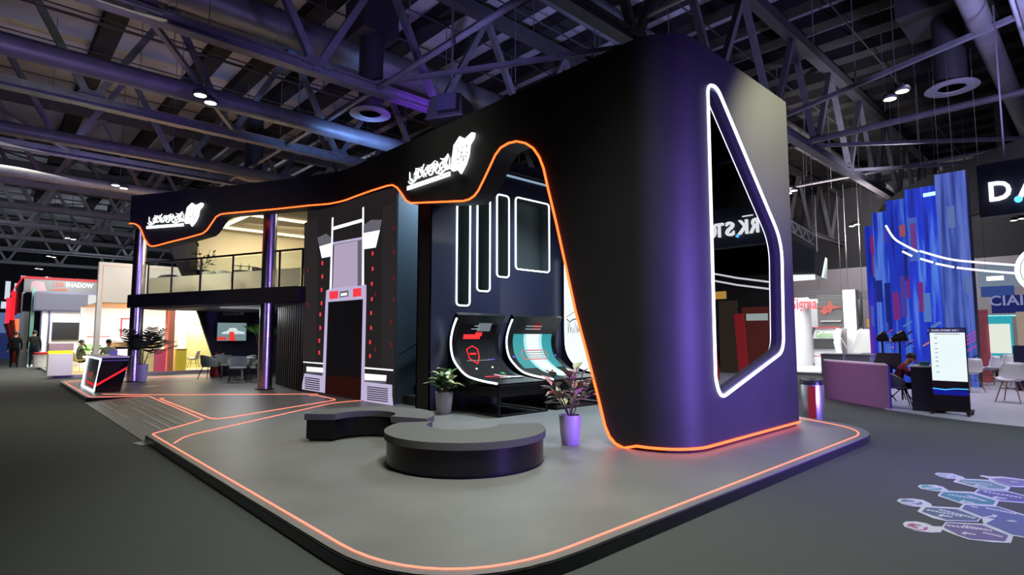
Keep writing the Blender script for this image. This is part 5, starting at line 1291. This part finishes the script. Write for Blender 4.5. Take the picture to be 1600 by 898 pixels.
# navy sign band with the letters
t = thing('illuminated_sign', 'dark navy hanging sign band with big white letters starting D, A at the right edge', 'sign')
SX = 16.45; m = MB(); m.bx(SX + .12, SX + .4, -6.6, P(1527, 300, X=SX).y, 4.28, 5.5); m.build('sign_band', mat('navy_sign_band', (.010, .012, .035), .5), t)
signm = glow('sign_cool_white', (.92, .94, 1), 1.6)
for ch, y, w_ in zip('DARKSTORIES', (1.61, 1.10, .44, .10, -.32, -.66, -.92, -1.29, -1.55, -1.80, -2.14), (.38, .44, .27, .31, .27, .27, .32, .29, .08, .26, .28)):
    lettering(ch, .60, signm, (SX + .05, y, 4.80), (0, -1, 0), name='letter', parent=t, depth=.05, width=w_)
MB().bx(SX - .02, SX + .02, .10, .42, 5.12, 5.15).build('small_caption', signm, t)
MB().lathe([(.001, 0), (.05, .0), (.05, .04), (.001, .04)], n=16, M=Matrix.Rotation(-PI / 2, 3, 'Y'), c=(SX - .02, -.05, 4.56)).build('blue_dot', glow('blue_dot', (.1, .5, 1), 2), t)
MB().lathe([(.001, 0), (.07, .0), (.07, .05), (.001, .05)], n=16, M=Matrix.Rotation(-PI / 2, 3, 'Y'), c=(SX - .02, 1.30, 4.56)).build('blue_dot', glow('blue_dot', (.1, .5, 1), 2), t)
for yy_ in (1.5, -2, -5.5): MB().bar((SX + .2, yy_, 5.5), (SX + .2, yy_, 9.2), .03).build('suspension_cable', trussd, t)
rebase(t, (SX, -2, 4.28))
# flying light lines
for k, (pts, lab) in enumerate([([(1384, 352), (1396, 371), (1410, 381), (1434, 393)], 'upper left curved white light line in front of the blue columns'), ([(1437, 392), (1480, 404), (1520, 409), (1592, 414.5)], 'long upper white light line sweeping from the blue columns to the ring sign'), ([(1410, 392.5), (1425, 400)], 'short white dash, leftmost of the lower light line'), ([(1438, 404), (1458, 410)], 'second dash of the lower light line'), ([(1462, 411.5), (1491, 417.5)], 'third dash of the lower light line'), ([(1495, 418), (1540, 423), (1590, 427)], 'long lower white light line running to the ring sign')]):
    pp = cr([P(x, y, X=18.5 - .0 * i) for i, (x, y) in enumerate(pts)], 6); o_ = MB().tube(pp, .028, 8).build('light_line', glow('soft_white_line', (.85, .87, .95), 1.3), smooth=True); tag(o_, lab, 'light line', 'flying light lines'); MB().bar(pp[len(pp) // 2], (pp[0].x, pp[len(pp) // 2].y, 9.1), .006).build('suspension_cable', trussd, o_)
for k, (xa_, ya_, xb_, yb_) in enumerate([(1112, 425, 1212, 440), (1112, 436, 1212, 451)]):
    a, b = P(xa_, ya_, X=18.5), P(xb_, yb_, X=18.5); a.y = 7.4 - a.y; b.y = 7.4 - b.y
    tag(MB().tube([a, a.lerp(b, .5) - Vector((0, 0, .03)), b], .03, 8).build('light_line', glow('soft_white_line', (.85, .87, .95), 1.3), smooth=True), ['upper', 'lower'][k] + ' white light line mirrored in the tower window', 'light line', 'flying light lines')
for k, (x0_, x1_, y0_, y1_, X_, c_, st_, lab) in enumerate([(1112, 1140, 456, 466, 20, (1, .55, .1), .8, 'amber sign bar mirrored in the tower window'), (1165, 1212, 480, 560, 24, (.30, .06, .05), .35, 'added dim red panel mirrored in the tower window'), (1128, 1160, 470, 560, 23, (.13, .09, .07), .3, 'added dim brown panel mirrored in the tower window'), (1172, 1205, 490, 500, 23.5, (.7, .8, .8), .8, 'added pale lit panel mirrored in the tower window')]):  # simplified glowing panels added off frame to fill the window's reflection
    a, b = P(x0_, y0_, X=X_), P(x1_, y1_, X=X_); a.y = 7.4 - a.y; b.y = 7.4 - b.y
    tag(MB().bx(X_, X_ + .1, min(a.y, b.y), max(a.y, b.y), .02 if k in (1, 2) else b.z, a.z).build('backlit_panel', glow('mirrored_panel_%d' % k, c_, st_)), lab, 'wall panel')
for k, x_ in enumerate((1119, 1166)):  # glowing red bars added off frame, only for the pane to reflect
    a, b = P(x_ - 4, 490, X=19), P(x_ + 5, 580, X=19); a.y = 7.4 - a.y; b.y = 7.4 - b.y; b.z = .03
    tag(MB().bar(a, b, .3, .12).build('reflected_red_bar', glow('leaning_red', (.6, .03, .05), .5)), ['added red leaning bar mirrored at the left of the tower window', 'added red leaning bar mirrored in the middle of the tower window'][k], 'banner')
t = thing('ring_sign', 'large white lit ring sign cut by the right edge of the view', 'sign'); c_ = P(1641, 420, X=17.6); R_ = abs(P(1589, 420, X=17.6).y - c_.y)
for r_, w_ in ((R_, .05), (R_ * .84, .03)): MB().tube([(17.6, c_.y + r_ * math.cos(a_ * PI / 24), c_.z + r_ * math.sin(a_ * PI / 24)) for a_ in range(48)], w_, 8, closed=True).build('light_ring', glow('soft_white_line', (.85, .87, .95), 1.3), t)
MB().lathe([(.001, 0), (R_, 0), (R_, .12), (.001, .12)], n=40, M=Matrix.Rotation(PI / 2, 3, 'Y'), c=(17.65, c_.y, c_.z)).build('disc', mat('charcoal_header', (.005, .005, .007), .7, spec=.2), t)
MB().bar((17.7, c_.y, c_.z + R_), (17.7, c_.y, 9.2), .04).build('hanger', trussd, t); rebase(t, (17.6, c_.y, c_.z))
# panels behind the chairs
def wallpanel(name, x0, x1, y0, y1, X_, m_, lab, th=.12, floor=None):
    a, b = P(x0, y0, X=X_), P(x1, y1, X=X_); z0 = b.z if floor is None else floor
    return tag(MB().bx(X_, X_ + th, b.y, a.y, z0, a.z).build(name, m_), lab, 'wall panel')
wallpanel('backlit_panel', 1532, 1585, 448, 462, 27, glow('pv_blue', (.06, .12, .45), .5), 'dim blue banner high behind the white shell chairs')
bnr = wallpanel('backlit_panel', 1548, 1610, 462, 488, 26.6, glow('pv_navy', (.02, .03, .22), .5), 'navy banner panel behind the screen kiosk, right')
wallpanel('information_board', 1536, 1585, 493, 556, 26, glow('pv_teal', (.03, .45, .55), .8), 'teal framed information board behind the white shell chairs')
wallpanel('information_sheet', 1540, 1581, 506, 552, 25.9, glow('pv_cream', (.85, .9, .8), .9), 'bright cream sheet on the teal information board', .04)
m_ = wallpanel('translucent_panel', 1527, 1549, 484, 573, 24.5, glass('translucent_red', (.9, .35, .35), .05, .1, (.7, .2, .15), .5), 'translucent red orange panel right of the blue columns', .05, .022)
wallpanel('backlit_panel', 1587, 1606, 487, 560, 25, glow('pv_beige', (.5, .38, .3), .6), 'beige shelf wall at the far right edge')
wallpanel('dark_counter', 1582, 1640, 540, 585, 21.5, mat('navy_edge', (.01, .01, .05), .5), 'dark navy counter behind the person in teal', 1.0, .022)
tag(MB().bx(26, 26.1, P(1600, 495, X=26).y - 1, P(1530, 490, X=26).y, P(1560, 494, X=26).z, P(1560, 492, X=26).z).build('cyan_light_line', glow('cyan_line', (.3, .85, .95), 1.2)), 'thin cyan light line above the information board', 'light strip')
t = wallpanel('banner_wall', 1526, 1600, 415, 446, 30, glow('pv_pale', (.35, .45, .6), .45), 'pale white and blue fascia high behind the ring sign')
wallpanel('ceiling_lightbox', 1541, 1568, 432, 437, 29, glow('sign_cool_white', (.92, .94, 1), 1.6), 'bright white light panel above the blue banner')
lettering('CIAI', .5, glow('pv_letters', (.3, .32, .6), .7), P(1572, 470, X=26.57), (0, -1, 0), name='banner_lettering', parent=bnr)

# white booths between tower and blue columns
WX = 30.0
def WP(x, y, dx=0): return P(x, y, X=WX + dx)
def wbox(mbld, x0, x1, y0, y1, dx=0, th=.3, floor=False):
    a, b = WP(x0, y0, dx), WP(x1, y1, dx); mbld.bx(WX + dx, WX + dx + th, b.y, a.y, 0.05 if floor else b.z, a.z); return mbld
redg = glow('rose_print', (1, .25, .2), .7)
t = thing('exhibition_booth', 'white booth with angular partitions and green lettered panel, right of the tower', 'booth')
wbox(MB(), 1236, 1352, 470, 592, 4, .2, True).build('back_wall', mat('booth_white_wall2', (.55, .56, .58), .6), t)
wbox(MB(), 1316, 1342, 453, 575, .6, .5, True).build('tall_white_pillar', wht, t)
hx = [(1275, 513), (1314, 513), (1316, 592), (1274, 592), (1258, 545)]
a = [WP(x, y, -.2) for x, y in ((1270, 513), (1313, 513), (1315, 555), (1262, 557), (1257, 543))]
MB().prism(a, (.2, 0, 0)).build('angled_panel', wht, t)
MB().prism([WP(x, y, -.25) for x, y in ((1264, 557), (1315, 556), (1316, 590), (1278, 590))], (.2, 0, 0)).build('angled_base', wht, t)
MB().prism([WP(x, y, -.3) for x, y in ((1271, 511), (1273, 513), (1261, 543), (1279, 586), (1275, 586), (1257, 543))], (.2, 0, 0)).build('dark_edge', mat('grey_green_edge', (.09, .10, .09), .5), t)
wbox(MB(), 1271, 1304, 529, 545.5, -.32, .1).build('television', mat('tv_grey_glass', (.06, .06, .06), .3), t)
wbox(MB(), 1262, 1313, 511, 512.5, -.3, .1).bx(WX - .25, WX - .2, WP(1315, 556).y, WP(1262, 556).y, WP(1300, 557).z, WP(1300, 556).z).build('red_trim', mat('red_trim_paint', (.4, .04, .05), .5), t)
lettering('Gelinea', .42, mat('green_letters', (.12, .35, .08), .5), WP(1288, 523, -.4), (0, -1, 0), name='green_lettering', parent=t, width=WP(1275, 523).y - WP(1301, 523).y)
MB().prism([WP(x, y, -.5) for x, y in ((1341, 514), (1362, 514), (1362, 590), (1345, 590), (1332, 546))], (.2, 0, 0)).build('angled_panel', mat('booth_white_wall3', (.5, .52, .5), .6), t)
MB().prism([WP(x, y, .1) for x, y in ((1313, 513), (1322, 513), (1322, 556), (1313, 556))], (.1, 0, 0)).build('reveal_panel', mat('dim_booth_grey', (.25, .22, .22), .6), t)
MB().tube([WP(1311, 513, -.6), WP(1307, 535, -.6), WP(1313, 556, -.6)], .13, 8).build('white_light_edge', glow('booth_light', (.95, .98, .98), 1.0), t)
MB().tube([WP(1305 + 3, 517, -.6), WP(1326, 548, -.6), WP(1341, 516, -.6)], .02, 5).build('trim_line', wht, t)
MB().bx(WX - 6, WX + 6, WP(1362, 590).y - 2, WP(1236, 590).y + 3, 0, .12).build('raised_floor', mat('pale_raised_floor', (.5, .5, .52), .5), t)
rebase(t, (30, 9, 0))
t = thing('exhibition_booth', 'white rounded booth with red script lettering beside the tower edge', 'booth')
MB().bx(WX - 1, WX - .8, WP(1276, 500).y, WP(1232, 500).y, WP(1250, 484).z, WP(1250, 467).z).build('lettered_fascia', mat('booth_white_wall3', (.5, .52, .5), .6), t)
c_ = WP(1246, 540, -.6); MB().lathe([(.001, .1), (.95, .1), (.95, 3.0), (.001, 3.0)], n=32, c=(c_.x, c_.y + .3, 0)).build('round_pod', wht, t, smooth=True)
MB().bx(WX - 1.4, WX - 1.2, WP(1292, 480).y, WP(1238, 480).y, WP(1260, 476).z, WP(1260, 470).z).build('light_bar', glow('booth_light', (.95, .98, .98), 1.0), t)
lettering('Sigma', .75, mat('red_script', (.55, .03, .04), .5), WP(1256, 475, -1.6), (0, -1, 0), name='red_lettering', parent=t, width=1.15)
rebase(t, (29, 10, 0))
t = thing('hanging_banner', 'grey banner with a red flare print above the white booths', 'banner')
wbox(MB(), 1276, 1318, 462, 512, 2, .15).build('banner_print', mat('grey_print', (.12, .12, .12), .6), t)
m = MB(); 
for (x0_, x1_, y0_, y1_) in ((1277, 1318, 477, 483), (1292, 1302, 468, 490), (1280, 1296, 480, 492)): 
    cxp, cyp = (x0_ + x1_) / 2, (y0_ + y1_) / 2; m.prism([WP(x0_, cyp, 1.95), WP(cxp, y0_, 1.95), WP(x1_, cyp, 1.95), WP(cxp, y1_, 1.95)], (.02, 0, 0))
m.build('red_flare', redg, t); wbox(MB(), 1282, 1314, 500.5, 502.5, 1.9, .05).build('caption_line', mat('pale_line_paint', (.4, .4, .4), .6), t)
for x in (1280, 1315): q = WP(x, 462, 2); MB().bar(q, (q.x, q.y, 9), .015).build('hanger', trussd, t)
rebase(t, WP(1297, 490, 2))
t = thing('lighting_rig', 'dark horizontal rigging bars above the white booths', 'rig')
for i, y_ in enumerate((456, 460, 464, 468)): MB().bar(WP(1236, y_ + 1, 1), WP(1362, y_ - 2, 1), .06).build('rig_bar', trussd, t)
for x in (1325, 1347): MB().bar(WP(x, 453, 1), (WX + 1, WP(x, 453, 1).y, 9.1), .025).build('rig_drop', trussd, t)
MB().bar(WP(1345, 455, 1), WP(1345, 512, 1), .10).build('rig_post', trussd, t)
rebase(t, WP(1300, 462, 1))
t = thing('overhead_sign_box', 'grey green hanging box with a bright white underside beside the tower edge', 'sign')
m = MB(); v = [WP(1230, 370, -6), WP(1273, 391, -6), WP(1273, 428, -6), WP(1230, 429, -6)]; m.prism(v, (3, .5, 0)); m.build('box_side', mat('grey_green_box', (.13, .15, .15), .6), t)
MB().prism([v[3] + Vector((-.05, 0, -.28)), v[2] + Vector((-.05, 0, -.22)), v[2] + Vector((-.05, 0, -.02)), v[3] + Vector((-.05, 0, -.02))], (.1, 0, 0)).build('white_underside', glow('booth_light', (.95, .98, .98), 1.0), t)
m = MB(); tr0, tr1 = WP(1236, 345, -5), WP(1272, 366, -5)
for dz in (0, -.45): m.bar(tr0 + Vector((0, 0, dz)), tr1 + Vector((0, 0, dz)), .06)
for k in range(6): m.bar(tr0.lerp(tr1, k / 6) + Vector((0, 0, -.45 * (k % 2))), tr0.lerp(tr1, (k + 1) / 6) + Vector((0, 0, -.45 * ((k + 1) % 2))), .04)
m.bar(v[0], (v[0].x, v[0].y, 9.1), .015); m.bar(v[1], (v[1].x, v[1].y, 9.1), .015)
m.build('lattice_truss', mat('pale_truss', (.4, .4, .42), .4), t); rebase(t, v[1])
wallpanel('yellow_panel', 1354, 1362, 498, 511, 33, glow('amber_panel', (.9, .5, .08), .6), 'small amber panel left of the blue columns')
for k, (px, py, w_) in enumerate([(1301, 590, .7), (1337, 591, .9), (1361, 589, .6)]):
    q = P(px, py, z=.12); tt = blk('white_counter', q.x, q.x + .6, q.y - w_ / 2, q.y + w_ / 2, (.12), .95, mat('dim_lilac_laminate', (.4, .38, .45), .5), ['small grey reception block left of the tall white pillar', 'pale counter in front of the tall white pillar', 'grey block beside the blue columns'][k], 'counter', white)

# floor stickers
def ST(x, y, z=.004): return P(1380 + x / 6.414, 720 + y / 6.414, z=z)
stw = mat('sticker_white', (.42, .44, .46), .5)
def sticker(label, outer, inner, col, circ=None, num=None, ccol=None, arrow=None, lines=(), text=None):
    t = thing('floor_sticker', label, 'floor sticker', group='hexagon floor stickers')
    MB().prism([ST(*q, .002) for q in outer], (0, 0, .002)).build('border', stw, t)
    MB().prism([ST(*q, .004) for q in inner], (0, 0, .001)).build('hexagon', mat('sticker_' + col[1], col[0], .5), t)
    if circ:
        cx, cy, rx, ry = circ; MB().prism([ST(cx + rx * math.cos(a_ * PI / 12) + ry * .0, cy + ry * math.sin(a_ * PI / 12) + rx * .12 * math.cos(a_ * PI / 12), .004) for a_ in range(24)], (0, 0, .001)).build('number_disc', mat('sticker_' + ccol[1], ccol[0], .5), t)
        c0_, c1_, c2_ = ST(cx, cy, .006), ST(cx + 40, cy + 6, .006), None
        o_ = lettering(num, .26, stw, c0_, (-.12, -1, 0), (1, -.12, 0), name='number', parent=t, depth=.0006)
    if arrow:
        ax, ay, d = arrow; pts = [(0, 0), (55 * d, -18), (50 * d, -6), (150 * d, 12), (150 * d, 20), (45 * d, 6), (40 * d, 18)]
        MB().prism([ST(ax + x_, ay + y_, .006) for x_, y_ in pts], (0, 0, .001)).build('arrow', stw, t)
    for (x0_, y0_, x1_, y1_) in lines:
        n_ = 9; m = MB()
        for i in range(n_):
            f0, f1 = i / n_, (i + .7) / n_; m.bar(ST(x0_ + (x1_ - x0_) * f0, y0_ + (y1_ - y0_) * f0, .006), ST(x0_ + (x1_ - x0_) * f1, y0_ + (y1_ - y0_) * f1, .006), .045, .001)
        m.build('caption', stw, t)
    q = ST(*outer[0]); return rebase(t, (q.x, q.y, 0))
sticker('floor sticker with a pink disc numbered 3, nearest to the camera', [(195, 630), (225, 607), (330, 607), (430, 625), (500, 655), (590, 658), (625, 612), (1000, 630), (1305, 750), (1280, 822), (1100, 815), (850, 785), (700, 735), (592, 690), (575, 715), (480, 718), (320, 700), (215, 660)], [(605, 665), (640, 620), (985, 640), (1255, 745), (1220, 805), (880, 780), (750, 738)], ((.10, .075, .18), 'violet'), (345, 660, 105, 34), '3', ((.26, .07, .13), 'pink'), (780, 722, 1), [(640, 645, 1050, 690), (800, 645, 1100, 700), (1000, 715, 1200, 760)])
sticker('floor sticker with a blue grey disc numbered 2, second from the camera', [(135, 400), (165, 378), (300, 378), (400, 392), (480, 430), (490, 455), (745, 468), (985, 568), (950, 608), (620, 600), (500, 575), (350, 510), (345, 500), (383, 462), (300, 455), (190, 430)], [(388, 508), (430, 464), (735, 482), (968, 572), (938, 600), (640, 590)], ((.06, .09, .14), 'slate'), (285, 412, 110, 26), '2', ((.08, .13, .20), 'bluegrey'), (545, 545, 1), [(440, 488, 800, 555), (560, 485, 930, 575)])
sticker('floor sticker with a green disc numbered 7, third from the camera', [(345, 255), (370, 238), (520, 240), (600, 260), (660, 300), (890, 310), (1162, 398), (1130, 452), (780, 428), (545, 350), (560, 325), (590, 308), (500, 300), (380, 280)], [(572, 345), (605, 310), (880, 325), (1128, 398), (1102, 440), (790, 418)], ((.04, .16, .20), 'teal'), (485, 268, 105, 22), '7', ((.05, .25, .17), 'green'), (760, 405, 1), [(650, 335, 980, 385), (850, 345, 1030, 405)])
sticker('floor sticker with a teal disc numbered 4, farthest of the numbered four', [(510, 130), (540, 118), (690, 125), (800, 160), (820, 178), (1060, 190), (1278, 262), (1250, 298), (945, 272), (700, 210), (735, 180), (640, 175), (560, 155)], [(748, 204), (782, 186), (1050, 200), (1238, 262), (1212, 284), (950, 262)], ((.09, .19, .19), 'seagreen'), (640, 147, 90, 17), '4', ((.12, .28, .28), 'aqua'), (900, 245, 1), [(800, 205, 1100, 240)])
sticker('indigo hexagon floor sticker with letters, at the right edge behind the numbered ones', [(905, 318), (948, 281), (1250, 302), (1420, 345), (1560, 400), (1540, 430), (1175, 404)], [(930, 318), (965, 288), (1250, 310), (1410, 350), (1540, 402), (1520, 420), (1190, 396)], ((.07, .07, .19), 'indigo'), arrow=(1090, 365, 1), lines=[(1010, 305, 1400, 370)])
sticker('large blue hexagon floor sticker with a right pointing arrow, in the middle of the cluster', [(752, 478), (800, 432), (1150, 456), (1420, 540), (1600, 620), (1600, 790), (1420, 770), (1292, 748), (1005, 628), (985, 566)], [(790, 480), (820, 440), (1150, 462), (1400, 545), (1590, 625), (1590, 775), (1430, 760), (1290, 735), (1030, 625), (1120, 580), (1000, 560)], ((.07, .09, .21), 'blue'), arrow=(1150, 550, -1), lines=[(880, 455, 950, 465), (1030, 470, 1340, 530), (1250, 600, 1330, 600)])
sticker('ragged lilac floor sticker farthest at the right edge', [(965, 150), (990, 143), (1070, 155), (1200, 158), (1411, 185), (1600, 215), (1600, 300), (1411, 262), (1290, 258), (1130, 205), (1050, 195), (1065, 178)], [(1080, 180), (1200, 170), (1411, 195), (1590, 222), (1590, 290), (1411, 252), (1290, 250), (1140, 200)], ((.13, .12, .24), 'lilac'), lines=[(1280, 205, 1350, 212)])
